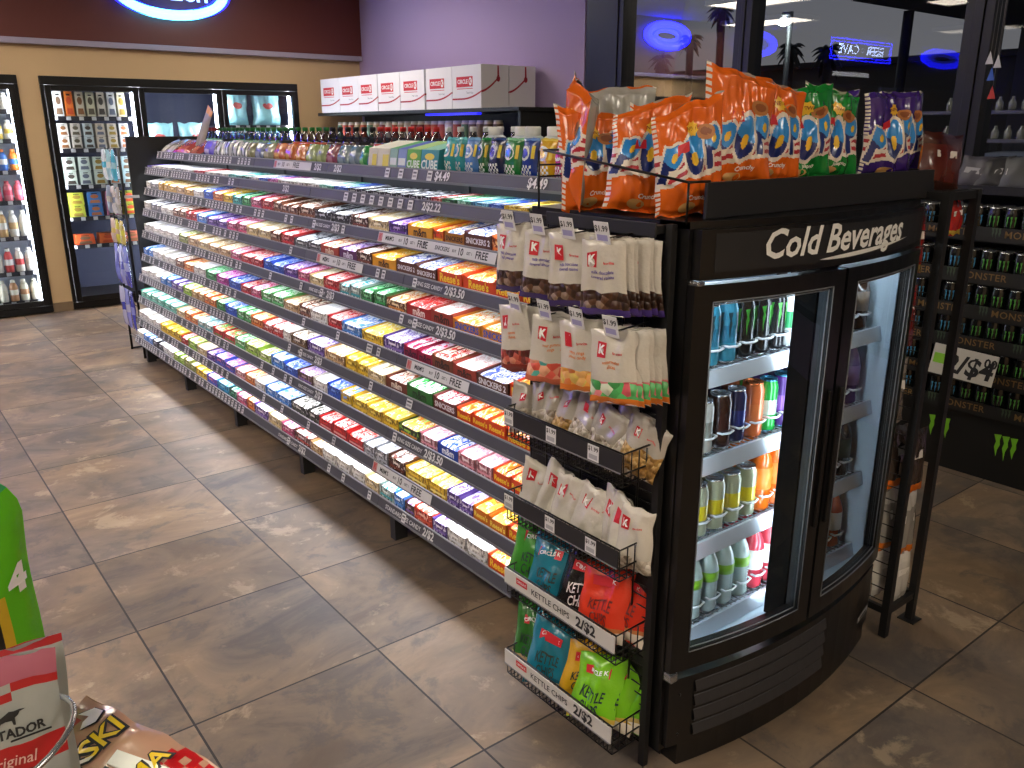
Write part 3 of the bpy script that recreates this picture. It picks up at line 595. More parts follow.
for i, (a, c, s) in enumerate(items):
    w = max(.05, a - c); x, z = GX[0], GZ[0]
    if w < .07 and s not in ('yelpouch', 'magpouch', 'gnpouch', 'nvpouch'): pass
    if s in ('ylw', 'gcart', 'bcart', 'lcart', 'tcart'):
        # slim gum box tipped back, printed front and pale lid
        fc, tcx, sp = {'ylw': ('#d6d4c0', '#e6e4d8', 'white gum box with a yellow flash'), 'gcart': ('#8cb4a0', '#2ca050', 'grey-green gum box with a green lid'), 'bcart': ('#7c94c4', '#2c4cc8', 'grey-blue gum box with a blue lid'), 'lcart': ('#5cae34', '#b4e08c', 'lime gum box with a pale lid'), 'tcart': ('#2c8c94', '#94dcc8', 'teal gum box with a pale lid')}[s]
        m = MB(); h = .082; d = .16; hw = w / 2 - .002
        tl = .03
        v = [(0, -hw, 0), (0, hw, 0), (.012, hw, h), (.012, -hw, h), (d, -hw, 0), (d, hw, 0), (d, hw, h + tl), (d, -hw, h + tl)]
        m.add(v, [(0, 3, 2, 1), (4, 5, 6, 7), (0, 1, 5, 4), (1, 2, 6, 5), (0, 4, 7, 3)], paper(fc)); m.add(v, [(3, 7, 6, 2)], paper(tcx))
        fn = lambda p, q: (-.0012 + .012 * q / h, -p, q)
        if s == 'ylw': m.poly([(-hw * .1, h * .1), (hw * .9, h * .1), (hw * .9, h * .7), (-hw * .1, h * .7)], fn, M('#d6c81c', .4))
        elif s in ('lcart', 'tcart'):
            m.poly(ellipse(0, h * .68, hw * .55, h * .16, 14), fn, M('#e8d840', .4)); m.text('CUBE', lambda p, q: fn(p, h * .28 + q), M('#e8f4e8', .4), hw * .75, bold=.03)
        else: m.poly([(-hw * .8, h * .2), (hw * .8, h * .2), (hw * .8, h * .55), (-hw * .8, h * .55)], fn, M('#dfe8e4', .4))
        o = m.build('gum_box'); o.location = (x + .012, (a + c) / 2, z - .0055)
        tag(o, f"{sp} on the top shelf, {nth(i + 1)} item from the cooler", 'gum box', 'gum boxes on the top shelf')
        continue
    f, ac, kd, sp = P0[s]
    big = s in ('greybag', 'redbag')
    h = .130 if kd == 'pouch' else (.17 if big else .092)
    o = pouch('snack_bag' if big else 'gum_pouch', w * (1.15 if big else .98), h, .05 if kd == 'pouch' else .045, f, ac, i + 3, kd)
    o.location = (x + (.05 if kd == 'pouch' else .06), (a + c) / 2, z - .004)
    o.rotation_euler = (-.35 if kd != 'pouch' else -.12, 0, -math.pi / 2)
    if big: o.rotation_euler = (-1.05, 0, -math.pi / 2 + R.uniform(-.3, .3)); o.location.x = x + .03
    tag(o, f"{sp} on the top shelf, {nth(i + 1)} item from the cooler", 'bag' if big else 'pouch', 'pouches on the top shelf')
m = MB(); fn = bag_mesh(m, .10, .30, .03, 77, lambda u, v: M('#c8882c', .4) if v > .86 else M('#8c867c', .45), M('#77726a', .5), 8, 14)
o = m.build('snack_bag', loc=(1.96, 5.95, 1.545), rot=(-.25, .42, -1.57)); tag(o, 'narrow grey bag with amber tip standing tilted at far end of top shelf', 'bag')

# ------------------------------------------------------------------ bottles along the top
GLASSY = clear('clear_plastic', '#c9cdd2', .10, 1.45, .08)
def bottle_mesh(h, r, cap, liquid, label, neck=None, fill=.72, wide=False):
    m = MB(); C = M(cap, .4); Q = M(liquid, .12, 0, 0, .6); L = M(label, .45); G = GLASSY if neck is None else M(neck, .25)
    if wide:
        m.lathe([(r * .95, 0), (r, .006), (r, h * .72), (r * .86, h * .79), (r * .64, h * .82)], [L, L, M(liquid, .35), M(liquid, .35)], n=18)
    else:
        m.lathe([(r * .8, 0), (r, .012), (r * .96, h * .3), (r, h * .42), (r, h * fill * .93), (r * .93, h * .70), (r * .5, h * .84), (r * .36, h * .90), (r * .36, h * .92)], [Q, Q, L, L, Q if fill > .7 else G, G, G, G], n=16)
    o = m.build('drink_bottle' if not wide else 'gum_bottle')
    c = MB(); z0 = h * (.915 if not wide else .80); rc = r * (.44 if not wide else .66)
    c.lathe([(rc, z0), (rc, h - .003), (rc * .9, h)], [C, C], n=16); c.build('cap', o)
    return o
BT = [  # cap, liquid, label, start y, end y, count, words
 ('#f0f0ea', '#d8e0dc', '#2c9c50', 2.16, 2.40, 3, 'white-capped gum bottle with green wrap', True), ('#f0f0ea', '#d0d8e4', '#2c50b0', 2.46, 2.62, 2, 'white-capped gum bottle with blue wrap', True),
 ('#f0f0ea', '#d4dcd8', '#e0e0dc', 2.72, 3.3, 7, 'clear bottle with a wide white cap', False), ('#d82c28', '#24140e', '#c8402c', 3.40, 3.92, 8, 'cola bottle with a bright red cap', False),
 ('#1c1a1a', '#2a1a12', '#5c4038', 4.0, 4.45, 6, 'dark soda bottle with a black cap', False), ('#2c7c34', '#24140e', '#d8501c', 4.53, 4.9, 5, 'soda bottle with green cap and orange label', False), ('#2c7c34', '#1c5c2c', '#8cb88c', 5.0, 5.7, 9, 'green soda bottle with a green cap', False),
 ('#6c2c24', '#1c100c', '#94403c', 4.72, 4.86, 0, '', False), ('#2a6a3a', '#2c8c4c', '#dce8dc', 5.8, 6.2, 6, 'bright green bottle with a dark green cap', False), ('#8c2420', '#5cc46c', '#c8e8c8', 6.28, 6.42, 3, 'green bottle with a dark red cap', False)]
for cap, liq, lab, y0, y1, n, words, wide in BT:
    src = None
    for i in range(n):
        y = y0 + (y1 - y0) * i / max(1, n - 1)
        if src is None: o = src = bottle_mesh(.25 if not wide else .17, .036 if not wide else .043, cap, liq, lab, wide=wide)
        else: o = copy_tree(src)
        o.location = ((2.22, y, 1.4405) if not wide else (2.06 + .04, y, 1.52))
        if wide: o.location = (1.975, y, GZ[0] - .006)
        tag(o, f"{words} atop the shelving, {nth(i + 1)} from the cooler", 'bottle', words + 's along the top')
# second, nearer row of gum bottles right behind the pouches
for i, (y, cap, lab) in enumerate(((2.12, '#8c98a8', '#2c4ca8'), (2.23, '#9098a4', '#2c8c4c'), (2.34, '#9aa2ac', '#3c5cb8'))):
    o = bottle_mesh(.2, .042, cap, '#c8d4d8', lab, wide=True); o.location = (2.2, y, 1.4405)
    tag(o, f"grey-capped gum bottle at the back of the top shelf, {nth(i + 1)} from the cooler", 'bottle', 'grey-capped gum bottles')

# ------------------------------------------------------------------ white storage cartons over the side wall, on a black shelf
sh = thing('wall_shelf', 'black shelf against the lilac wall carrying white cartons', 'shelf', (4.52, 7.2, 1.80))
m = MB(sh.location); m.box(4.215, XR - .002, 5.30, 8.78, 1.815, 1.845, BLACKM); m.build('board', sh, bevel=.003)
m = MB(sh.location); m.box(4.25, XR - .02, 5.32, 5.35, .02, 1.815, BLACKM).box(4.78, XR - .002, 5.3, 8.78, .02, 1.815, BLACKM); m.build('cabinet', sh)
for z in (1.40, 1.58): MB(sh.location).box(4.30, 4.78, 5.35, 8.76, z, z + .02, DK).build('shelf', sh)
MB(sh.location).box(4.26, 4.30, 5.9, 6.7, 1.795, 1.813, M('#2828ff', .4, 0, 1.2)).build('light_strip', sh)
CB = M('#e6e3e6', .6); RIB = M('#a81c30', .5)
def carton_box(w, d, h):
    m = MB(); m.box(0, d, -w / 2, w / 2, 0, h, CB)
    m.box(.0, d, -.003, .003, h, h + .001, M('#c8c4bc', .6))
    f = lambda a, c: (-.0015, -a, c); f2 = lambda a, c: (-.0025, -a, c)
    m.poly([(-w * .35, h * .5), (w * .22, h * .5), (w * .22, h * .74), (-w * .35, h * .74)], f, REDK)
    m.text('CIRCLE', lambda a, c: f2(a - w * .13, c + h * .62), WHITE, h * .135, bold=.03); m.poly(ellipse(w * .14, h * .62, w * .055, h * .095, 16), f2, WHITE); m.text('K', lambda a, c: (-.0035, -a - w * .14, c + h * .62), REDK, h * .12, bold=.04)
    m.poly([(-w * .33, h * .45), (w * .22, h * .45), (w * .22, h * .465), (-w * .33, h * .465)], f, REDK)
    m.text('Take It Easy', lambda a, c: f2(a + w * .12, c + h * .36), M('#4c4c58'), h * .06)
    c0 = [(-w / 2 + i * w / 14, h * (.22 + .0 * i) + (max(0, i - 5) / 9) ** 2 * h * .16) for i in range(15)]
    for p, q in zip(c0, c0[1:]): m.poly([(p[0], p[1] - h * .02), (q[0], q[1] - h * .02), (q[0], q[1] + h * .02), (p[0], p[1] + h * .02)], f, RIB)
    # ribbon carried on round the near side, ending in a pull tab
    g = lambda a, c: (a, -w / 2 - .0015, c)
    c1 = [(d * i / 12 * .62, h * (.38 + .32 * (i / 12) ** 1.5)) for i in range(13)]
    for p, q in zip(c1, c1[1:]): m.poly([(p[0], p[1] - h * .025), (q[0], q[1] - h * .025), (q[0], q[1] + h * .025), (p[0], p[1] + h * .025)], g, RIB)
    m.poly(ellipse(d * .62, h * .68, d * .07, h * .07, 14), g, RIB); m.poly([(d * .585, h * .72), (d * .655, h * .72), (d * .64, h * .98), (d * .59, h * .98)], g, RIB)
    return m.build('storage_carton')
src = None
CY = [8.72, 8.25, 7.845, 7.465, 7.05, 6.63, 6.2, 5.78]
for i in range(7):
    y0, y1 = CY[i + 1], CY[i]
    w = [.42, .40, .375, .40, .41, .40, .41][i]
    o = carton_box(w, .278, .335); o.location = (4.215, y0 + w / 2 + .004, 1.8455)
    tag(o, f"white carton with a red logo patch, {nth(7 - i)} from the near end of the wall shelf", 'carton', 'white logo cartons on the wall shelf')
for i, y in enumerate((5.986, 6.41)):
    o = carton_box(.41, .278, .335); o.location = (4.50, y, 1.8455)
    tag(o, ['white carton with red ribbon at the back of the wall shelf, nearest the window', 'white carton in the back row of the wall shelf, second from the window'][i], 'carton', 'white cartons at the back')
# small jars and cans on the shelves below them
src = {}
i = 0
for z in (1.60,):
    y = 5.75
    while y < 8.6:
        col = R.choice(['#a83c28', '#c8502c', '#d8ccb8', '#7c2c28', '#b8a07c', '#5c7c5c', '#c85c50', '#e0d8d0']) if y > 6.2 else '#6c5440'
        if col not in src:
            m = MB(); m.lathe([(.04, 0), (.042, .01), (.042, .12), (.036, .135), (.036, .15)], [M(col, .4), M(col, .4), M('#d8c8b0', .4), M('#c8c4bc', .4)], n=12); src[col] = o = m.build('food_jar')
        else: o = src[col].copy(); COL.objects.link(o)
        i += 1; o.location = (4.36, y, z + .0005)
        tag(o, f"small jar under the white cartons, {nth(i)} from the near end", 'jar', 'jars under the white cartons'); y += .105 + R.uniform(0, .03)
# ------------------------------------------------------------------ curved-front drinks cooler
FX0, FX1, FXC, FY, FB = 1.48, 2.51, 1.995, 1.245, .072
def yarc(x): return FY - FB * (1 - ((x - FXC) / (FX1 - FXC)) ** 2)
fr = thing('drinks_cooler', 'black two-door drinks cooler with a curved glass front and white lettering', 'cooler', (FXC, 1.55, 0))
FO = fr.location
GB = M('#0d0d0e', .33, 0, 0, .15); GB2 = M('#1d1d1f', .5); GB3 = M('#2e2e31', .45)
def curved(mb, x0, x1, z0, z1, off, th, m, n=14):
    """curved slab: front face at yarc - off, th thick"""
    xs = [x0 + (x1 - x0) * i / n for i in range(n + 1)]; vs = []
    for x in xs:
        y = yarc(x) - off; vs += [(x, y, z0), (x, y, z1), (x, y + th, z0), (x, y + th, z1)]
    fs = []
    for i in range(n):
        a = 4 * i; c = a + 4
        fs += [(a, c, c + 1, a + 1), (a + 2, a + 3, c + 3, c + 2), (a + 1, c + 1, c + 3, a + 3), (a, a + 2, c + 2, c)]
    fs += [(0, 1, 3, 2), (4 * n, 4 * n + 2, 4 * n + 3, 4 * n + 1)]
    mb.add(vs, fs, m)
FBACK = 1.80
INT = M('#cfe2ee', .5)
m = MB(FO)
m.box(FX0, FX0 + .025, FY, FBACK, .06, 1.48, GB).box(FX1 - .025, FX1, FY, FBACK, .06, 1.48, GB).box(FX0 + .025, FX1 - .025, FBACK - .03, FBACK, .06, 1.48, GB)
m.build('cabinet', fr)
m = MB(FO); m.box(FX0 + .025, FX1 - .025, FY, FBACK - .03, 1.36, 1.48, GB); curved(m, FX0, FX1, 1.465, 1.482, .0, .09, GB); m.build('top_panel', fr)
m = MB(FO); m.box(FX0 + .05, FX1 - .01, 1.28, FBACK - .05, 0, .06, GB); curved(m, FX0 + .055, FX1 - .008, 0, .075, .004, .10, GB); m.build('base', fr)
m = MB(FO); m.box(FX0 + .0255, FX0 + .030, FY + .02, FBACK - .03, .30, 1.36, INT).box(FX1 - .030, FX1 - .0255, FY + .02, FBACK - .03, .30, 1.36, INT).box(FX0 + .03, FX1 - .03, FBACK - .036, FBACK - .031, .30, 1.36, INT).box(FX0 + .03, FX1 - .03, FY + .0, FBACK - .036, .285, .30, INT).box(FX0 + .03, FX1 - .03, FY + .03, FBACK - .036, 1.352, 1.359, INT)
m.build('liner', fr)
# header with the lettering
m = MB(FO); curved(m, FX0 + .012, FX1 - .03, 1.352, 1.465, .022, .06, GB); hd = m.build('header', fr)
m = MB(FO); curved(m, FX0 + .05, FX1 - .05, 1.368, 1.456, .0235, .004, GB2); m.build('header_face', hd)
hf = lambda x, z, off=.026: (x, yarc(x) - off, z)
m = MB(FO); m.text('Cold Beverages', lambda a, c: hf(1.965 + a, 1.420 + c), M('#e4e4e0', .5), .096, bold=.022, shear=.22)
sw = [(1.86 + .46 * i / 24, 1.374 + .020 * (i / 24) ** 1.6, .0055 * math.sin(math.pi * (i / 24) ** .7)) for i in range(25)]
m.add([hf(x, z + s * t) for x, z, t in sw for s in (-1, 1)], [(2 * i, 2 * i + 2, 2 * i + 3, 2 * i + 1) for i in range(24)], M('#dcdcd8', .5))
m.build('lettering', hd)
# doors
DGLASS = clear('cooler_glass', '#f4f8fa', .0, 1.42, .0)
GASK = M('#7c8086', .35)
def door(x0, x1, hinge):
    z0, z1 = .315, 1.340; f = .055
    m = MB(FO)
    curved(m, x0, x1, z0, z0 + .058, .02, .035, GB, 8); curved(m, x0, x1, z1 - .045, z1, .02, .035, GB, 8)
    curved(m, x0, x0 + f, z0 + .058, z1 - .045, .02, .035, GB, 3); curved(m, x1 - f, x1, z0 + .058, z1 - .045, .02, .035, GB, 3)
    d = m.build('door', fr)
    g = MB(FO); xs = [x0 + f + (x1 - x0 - 2 * f) * i / 8 for i in range(9)]
    g.add([(x, yarc(x) - .008, z) for x in xs for z in (z0 + .058, z1 - .045)], [(2 * i, 2 * i + 2, 2 * i + 3, 2 * i + 1) for i in range(8)], DGLASS, True); g.build('door_glass', d)
    k = MB(FO)
    for q in (0, .008):
        a, c, e, h = x0 + f - .004 + q, x1 - f + .004 - q, z0 + .054 + q, z1 - .041 - q
        k.tube([(x, yarc(x) - .0215 + q, e) for x in [a + (c - a) * i / 8 for i in range(9)]], .0016, GASK, 5)
        k.tube([(c, yarc(c) - .0215 + q, e), (c, yarc(c) - .0215 + q, h)], .0016, GASK, 5); k.tube([(a, yarc(a) - .0215 + q, e), (a, yarc(a) - .0215 + q, h)], .0016, GASK, 5)
        k.tube([(x, yarc(x) - .0215 + q, h) for x in [a + (c - a) * i / 8 for i in range(9)]], .0016, GASK, 5)
    k.build('gasket', d)
    hx = x1 - .02 if hinge < 0 else x0 + .02
    h = MB(FO); h.box(hx - .008, hx + .008, yarc(hx) - .03, yarc(hx) - .018, .62, 1.02, BLACK); h.build('handle', d, bevel=.003)
    return d
door(FX0 + .004, FXC - .006, -1); door(FXC + .006, FX1 - .004, 1)
MB(FO).box(FXC - .045, FXC + .045, 1.205, 1.27, .30, 1.352, M('#050505', .85, spec=.1)).build('centre_post', fr)
CLED = M('#e4f2ff', .5, 0, COOLPOW)
for x in (FXC - .03, FXC + .03): MB(FO).box(x - .008, x + .008, 1.2705, 1.2745, .33, 1.32, CLED).build('light_strip', fr)
MB(FO).box(FX0 + .031, FX0 + .036, 1.250, 1.285, .33, 1.32, CLED).build('light_strip', fr)
MB(FO).box(FX0 + .06, FX1 - .06, 1.285, 1.305, 1.347, 1.351, CLED).build('light_strip', fr)
# hinges and lower grille
m = MB(FO); m.box(FX0 + .0, FX0 + .028, FY - .03, FY + .0, .288, .312, STEEL); m.box(FX0 + .005, FX0 + .03, FY - .03, FY, 1.338, 1.35, STEEL); m.build('hinge', fr, bevel=.004)
m = MB(FO); curved(m, FX0 + .012, FX1 - .008, .075, .285, .012, .08, GB); gr = m.build('grille', fr)
for i in range(4):
    z = .092 + i * .046; m = MB(FO)
    xs = [FX0 + .09 + (FXC + .12 - FX0 - .09) * j / 12 for j in range(13)]
    vs = []
    for x in xs: vs += [(x, yarc(x) - .013, z), (x, yarc(x) - .022, z + .006), (x, yarc(x) - .0145, z + .034), (x, yarc(x) - .0125, z + .036)]
    fs = [(4 * j + q, 4 * j + 4 + q, 4 * j + 5 + q, 4 * j + 1 + q) for j in range(12) for q in range(3)]
    m.add(vs, fs, GB3); m.build('louver', gr)
for z in (.11, .235):
    m = MB(FO); x = FX0 + .045; m.lathe([(.004, 0), (.004, .002), (.002, .003)], M('#3a3a3c', .3, .8), n=10)
    o = m.build('screw', gr); o.rotation_euler = (math.pi / 2, 0, 0); o.location = (x - FO.x, yarc(x) - .012 - FO.y, z)
    o.data.transform(Matrix.Translation(FO))
m = MB(FO); m.poly([(-.05, -.010), (.05, -.010), (.05, .010), (-.05, .010)], lambda a, c: hf(2.43 + a * .98, .135 + c + a * .04, .016), M('#a2a3a6', .45))
m.poly([(-.035, -.004), (.03, -.004), (.03, .004), (-.035, .004)], lambda a, c: hf(2.43 + a * .98, .135 + c + a * .04, .017), M('#2c2c2e', .5)); m.build('badge', gr)
# shelves
SZ = [1.085, .843, .598, .338]
for z in SZ:
    m = MB(FO)
    for i in range(46):
        x = FX0 + .04 + i * (FX1 - FX0 - .08) / 45; m.tube([(x, 1.31, z - .003), (x, FBACK - .06, z - .003)], .0018, M('#8f959a', .35, .6), 4)
    for y in (1.33, 1.55, 1.72): m.tube([(FX0 + .032, y, z - .0065), (FX1 - .032, y, z - .0065)], .003, M('#8f959a', .35, .6), 5)
    so = m.build('shelf', fr)
    p = MB(FO); p.add([(FX0 + .035, 1.29, z - .035), (FX1 - .035, 1.29, z - .035), (FX1 - .035, 1.300, z + .008), (FX0 + .035, 1.300, z + .008), (FX0 + .035, 1.305, z - .035), (FX1 - .035, 1.305, z - .035), (FX1 - .035, 1.308, z + .008), (FX0 + .035, 1.308, z + .008)],
        [(0, 1, 2, 3), (7, 6, 5, 4), (0, 3, 7, 4), (1, 5, 6, 2), (3, 2, 6, 7), (0, 4, 5, 1)], M('#cfdae4', .3, .2)); p.build('price_rail', so)
    for i in range(13):
        x = 1.565 + i * .0715; q = MB(FO)
        q.tube([(x - .026, 1.36, z + .05), (x - .024, 1.322, z + .05), (x, 1.316, z + .05), (x + .024, 1.322, z + .05), (x + .026, 1.36, z + .05)], .0035, M('#dfe6ea', .3), 5); q.build('product_stop', so)
# cans and bottles in the cooler
def can(h, r, body, band, top='#b8bcc0', mark=None, glow=None):
    m = MB(); B = M(body, .25, .2, 0, .4); D = M(band, .25, .2, 0, .4); A = M(top, .25, .85)
    m.lathe([(r * .78, 0), (r * .98, .008), (r, .014), (r, h * .34), (r, h * .62), (r, h * .86), (r * .84, h - .006), (r * .86, h), (r * .80, h - .001), (r * .76, h - .005)], [A, B, B, D, B, B, A, A, A], n=18)
    if mark: mark(m, lambda a, c, o=.0008: ((r + o) * math.sin(a / r), -(r + o) * math.cos(a / r), c), h)
    return m.build('drink_can')
def claw(cols, sc=1.):
    G = M(cols, .4)
    def f(m, fn, h):
        s = h * .42 * sc; z0 = h * .40
        for k, (dx, ln) in enumerate(((-.32, .92), (0., 1.), (.32, .88))):
            pts = [(dx - .09, 1), (dx + .09, 1.03), (dx + .05, .78), (dx + .08, .6), (dx + .03, .35), (dx + .01, 1 - ln), (dx - .02, .3), (dx - .04, .55), (dx - .01, .72)]
            m.poly([(x * s, z0 + y * s) for x, y in pts], fn, G)
        m.poly([((-.30) * s, z0 + s * .93), (.38 * s, z0 + s * .90), (.40 * s, z0 + s * 1.02), (-.40 * s, z0 + s * 1.03)], fn, G)
    return f
def pbottle(h, r, cap, body, label, body_top=None, lb=.30):
    m = MB(); B = M(body, .15, 0, 0, .6); L = M(label, .4); C = M(cap, .4); T2 = B if body_top is None else body_top
    m.lathe([(r * .85, 0), (r, .01), (r, h * lb), (r * 1.005, h * lb), (r * 1.005, h * .6), (r, h * .6), (r * .8, h * .74), (r * .42, h * .88), (r * .42, h * .90)], [B, B, B, L, L, T2, T2, T2], n=16)
    o = m.build('drink_bottle'); c = MB(); c.lathe([(r * .48, h * .9), (r * .48, h - .003), (r * .42, h)], [C, C], n=14); c.build('cap', o)
    return o
GRN, BLU = claw('#5cb83c'), claw('#3c8cc8')
CLR = clear('clear_drink', '#cfe0dc', .12, 1.4, .05)
PROTO = {}
def item(k):
    if k in PROTO: return copy_tree(PROTO[k])
    if k == 'mblue': o = can(.168, .031, '#3c94b0', '#2c7c9c', mark=claw('#14343c'))
    elif k == 'mgreen': o = can(.168, .031, '#15181a', '#1c2420', mark=claw('#3c9c34'))
    elif k == 'wgreen': o = can(.168, .031, '#d8dedc', '#2c9c5c')
    elif k == 'silver': o = can(.150, .031, '#b8beb8', '#8c948c')
    elif k == 'cola': o = can(.156, .033, '#2c1410', '#3c1c18')
    elif k == 'navy': o = can(.156, .029, '#1c2454', '#243484')
    elif k == 'orange': o = can(.162, .033, '#d8703c', '#e07c44', '#c86c3c')
    elif k == 'greenc': o = can(.158, .029, '#1c9c3c', '#b8c8b8', '#4c94b4')
    elif k == 'purple': o = can(.160, .031, '#4c2478', '#7c4ca4', '#4c90b4')
    elif k == 'yel': o = can(.155, .033, '#a8b094', '#d8c828')
    elif k == 'oj': o = pbottle(.225, .034, '#e0e0dc', '#f07018', '#f08428')
    elif k == 'clear': o = pbottle(.215, .033, '#dfe8e4', '#c2d6d2', '#7cb42c', M('#a9c0ba', .12, 0, 0, .6), .46)
    elif k == 'redw': o = pbottle(.215, .033, '#d8283c', '#d84454', '#ece8e8')
    elif k == 'brown': o = pbottle(.20, .033, '#3c3430', '#4c3424', '#8c7c6c')
    elif k == 'violet': o = pbottle(.21, .033, '#3c3048', '#4c3868', '#6c5484')
    elif k == 'dark': o = pbottle(.21, .033, '#1c1c1e', '#1c1818', '#2c3c34')
    elif k == 'greenb': o = pbottle(.21, .033, '#2c6c3c', '#2c6c3c', '#c8d8c8')
    elif k == 'orb': o = pbottle(.21, .033, '#c8502c', '#b8502c', '#d8d4c8')
    PROTO[k] = o; return o
KW = {'mblue': 'blue energy drink can with dark claw mark', 'mgreen': 'black energy drink can with green claw mark', 'wgreen': 'white and green drink can', 'silver': 'silver drink can', 'cola': 'dark cola can', 'navy': 'navy blue drink can', 'orange': 'orange soda can', 'greenc': 'green drink can', 'purple': 'purple drink can', 'yel': 'silver and yellow drink can', 'oj': 'orange juice bottle', 'clear': 'clear water bottle with green label', 'redw': 'red drink bottle with white label', 'brown': 'brown coffee bottle', 'violet': 'violet juice bottle', 'dark': 'dark drink bottle', 'greenb': 'green drink bottle', 'orb': 'orange tea bottle'}
LAY = [['mblue', 'mblue', 'mblue', 'mblue', 'mgreen', 'mgreen', 'mgreen', 'wgreen', 'brown', 'brown', 'brown', 'brown', 'brown'],
       ['silver', 'silver', 'silver', 'cola', 'navy', 'orange', 'greenc', 'purple', 'violet', 'violet', 'brown', 'brown', 'violet'],
       ['yel', 'yel', 'yel', 'yel', 'yel', 'yel', 'oj', 'oj', 'dark', 'greenb', 'greenb', 'dark', 'dark'],
       ['clear', 'clear', 'clear', 'clear', 'clear', 'clear', 'redw', 'redw', 'orb', 'orb', 'clear', 'orb', 'orb']]
CN = ['top', 'second', 'third', 'bottom']
for r, row in enumerate(LAY):
    for i, k in enumerate(row):
        for dp in range(2):
            o = item(k); o.location = (1.565 + i * .0715, 1.356 + dp * .085, SZ[r] + .0005); o.rotation_euler = (0, 0, -.55)
            tag(o, f"{KW[k]}, {CN[r]} shelf of drinks cooler, {nth(i + 1)} lane, {'front' if dp == 0 else 'behind'}", 'can' if o.name.startswith('drink_can') else 'bottle', f'drinks on the {CN[r]} shelf of the cooler')
# tray on top
t = thing('display_tray', 'black open tray on top of the drinks cooler holding snack bags', 'tray', (2.03, 1.46, 1.482))
m = MB(t.location); m.box(1.545, 2.60, 1.255, 1.265, 1.4825, 1.565, GB2); m.build('front_board', t, bevel=.002)
m = MB(t.location); m.box(2.59, 2.60, 1.265, 1.68, 1.4825, 1.565, GB2).box(1.60, 2.59, 1.67, 1.68, 1.4825, 1.56, GB2); m.build('side_board', t)
m = MB(t.location); m.box(1.60, 2.59, 1.265, 1.67, 1.545, 1.549, GB2); m.build('floor_board', t)
# ------------------------------------------------------------------ wire panel on the left flank of the cooler
PX = 1.468
pan = thing('peg_rack', 'black wire peg rack fixed to the left flank of the drinks cooler', 'wire panel', (PX, 1.55, 0))
m = MB(pan.location)
for i in range(48):
    z = .06 + i * .0298; m.tube([(PX, 1.275, z), (PX, 1.78, z)], .0022, WIRE, 5)
for i in range(8): m.tube([(PX - .005, 1.28 + i * .07, .05), (PX - .005, 1.28 + i * .072, 1.47)], .003, WIRE, 5)
m.build('wire_grid', pan)
m = MB(pan.location); m.box(PX - .035, PX + .0, 1.30, 1.68, 1.452, 1.472, BLACKM).box(PX - .04, PX - .035, 1.30, 1.68, 1.445, 1.478, BLACKM); m.build('top_channel', pan, bevel=.002)
m = MB(pan.location)
for y in (1.285,): m.box(PX - .012, PX + .006, y - .01, y + .01, 0, 1.475, BLACKM)
m.build('post', pan)
# baskets
BX = 1.352; BY0, BY1 = 1.30, 1.755
def basket(zt, white, label):
    """zt: top edge of the label strip"""
    t = thing('wire_basket', label, 'basket', (PX, (BY0 + BY1) / 2, zt), 0, 'wire baskets on the panel')
    o = t.location; m = MB(o); hb = .085; z0 = zt - hb
    for z in (zt + .002, zt - .05):
        m.tube([(PX - .008, BY0, z + .004), (BX + .004, BY0, z), (BX + .004, BY1, z), (PX - .008, BY1, z + .004)], .0028, WIRE, 5)
    n = 27
    for i in range(n + 1):
        y = BY0 + (BY1 - BY0) * i / n
        m.tube([(BX + .004, y, zt), (BX + .006, y, z0), (PX - .008, y, z0 + .004)], .0018, WIRE, 4)
    for i in range(5):
        x = BX + .006 + (PX - .012 - BX) * i / 4; m.tube([(x, BY0, z0), (x, BY1, z0)], .0018, WIRE, 4)
        if i: m.tube([(x, BY0, z0), (x, BY0, zt)], .0018, WIRE, 4); m.tube([(x, BY1, z0), (x, BY1, zt)], .0018, WIRE, 4)
    m.build('wire_grid', t)
    s = MB(o); col = M('#c9c7c2', .5) if white else M('#1f1f22', .5)
    s.box(BX - .004, BX - .001, BY0 - .002, BY1 + .002, zt - .046, zt + .002, col); s.box(BX - .006, BX - .004, BY0, BY1, zt - .048, zt - .045, M('#7c7c80', .4)); st = s.build('label_strip', t)
    f = lambda a, c: (BX - .0052, BY1 - a, zt - .022 + c)
    l = MB(o)
    if white:
        l.poly([(.055, -.004), (.105, -.004), (.105, .016), (.055, .016)], f, REDK); l.text('CIRCLE K', lambda a, c: (BX - .006, BY1 - .08 - a, zt - .016 + c), WHITE, .010, bold=.03)
        l.text('KETTLE CHIPS', lambda a, c: f(.205 + a, c), INK, .026, bold=.012); l.text('2/$2', lambda a, c: f(.35 + a, c), INK, .042, bold=.035); pass
        l.build('lettering', st)
    else:
        for a in (.02, .20, .36):
            k = MB(o); k.poly([(a - .020, -.021), (a + .020, -.021), (a + .020, .021), (a - .020, .021)], f, TAGW)
            k.text('$1.99', lambda p, q: (BX - .006, BY1 - a - p, zt - .012 + q), INK, .016, bold=.02); k.poly([(a - .015, -.016), (a + .015, -.016), (a + .015, -.004), (a - .015, -.004)], lambda p, q: (BX - .006, BY1 - p, zt - .022 + q), M('#a8a8ae')); k.build('price_tag', st)
    return t
BT1, BT2, BT3, BT4 = .938, .683, .440, .162
basket(BT1, False, 'uppermost wire basket with black price strip, holding clear bags of nuts'); basket(BT2, False, 'second wire basket with black price strip, below the first one')
basket(BT3, True, 'upper of two white-labelled wire baskets holding kettle chips'); basket(BT4, True, 'lowest wire basket with white label strip, near the floor')
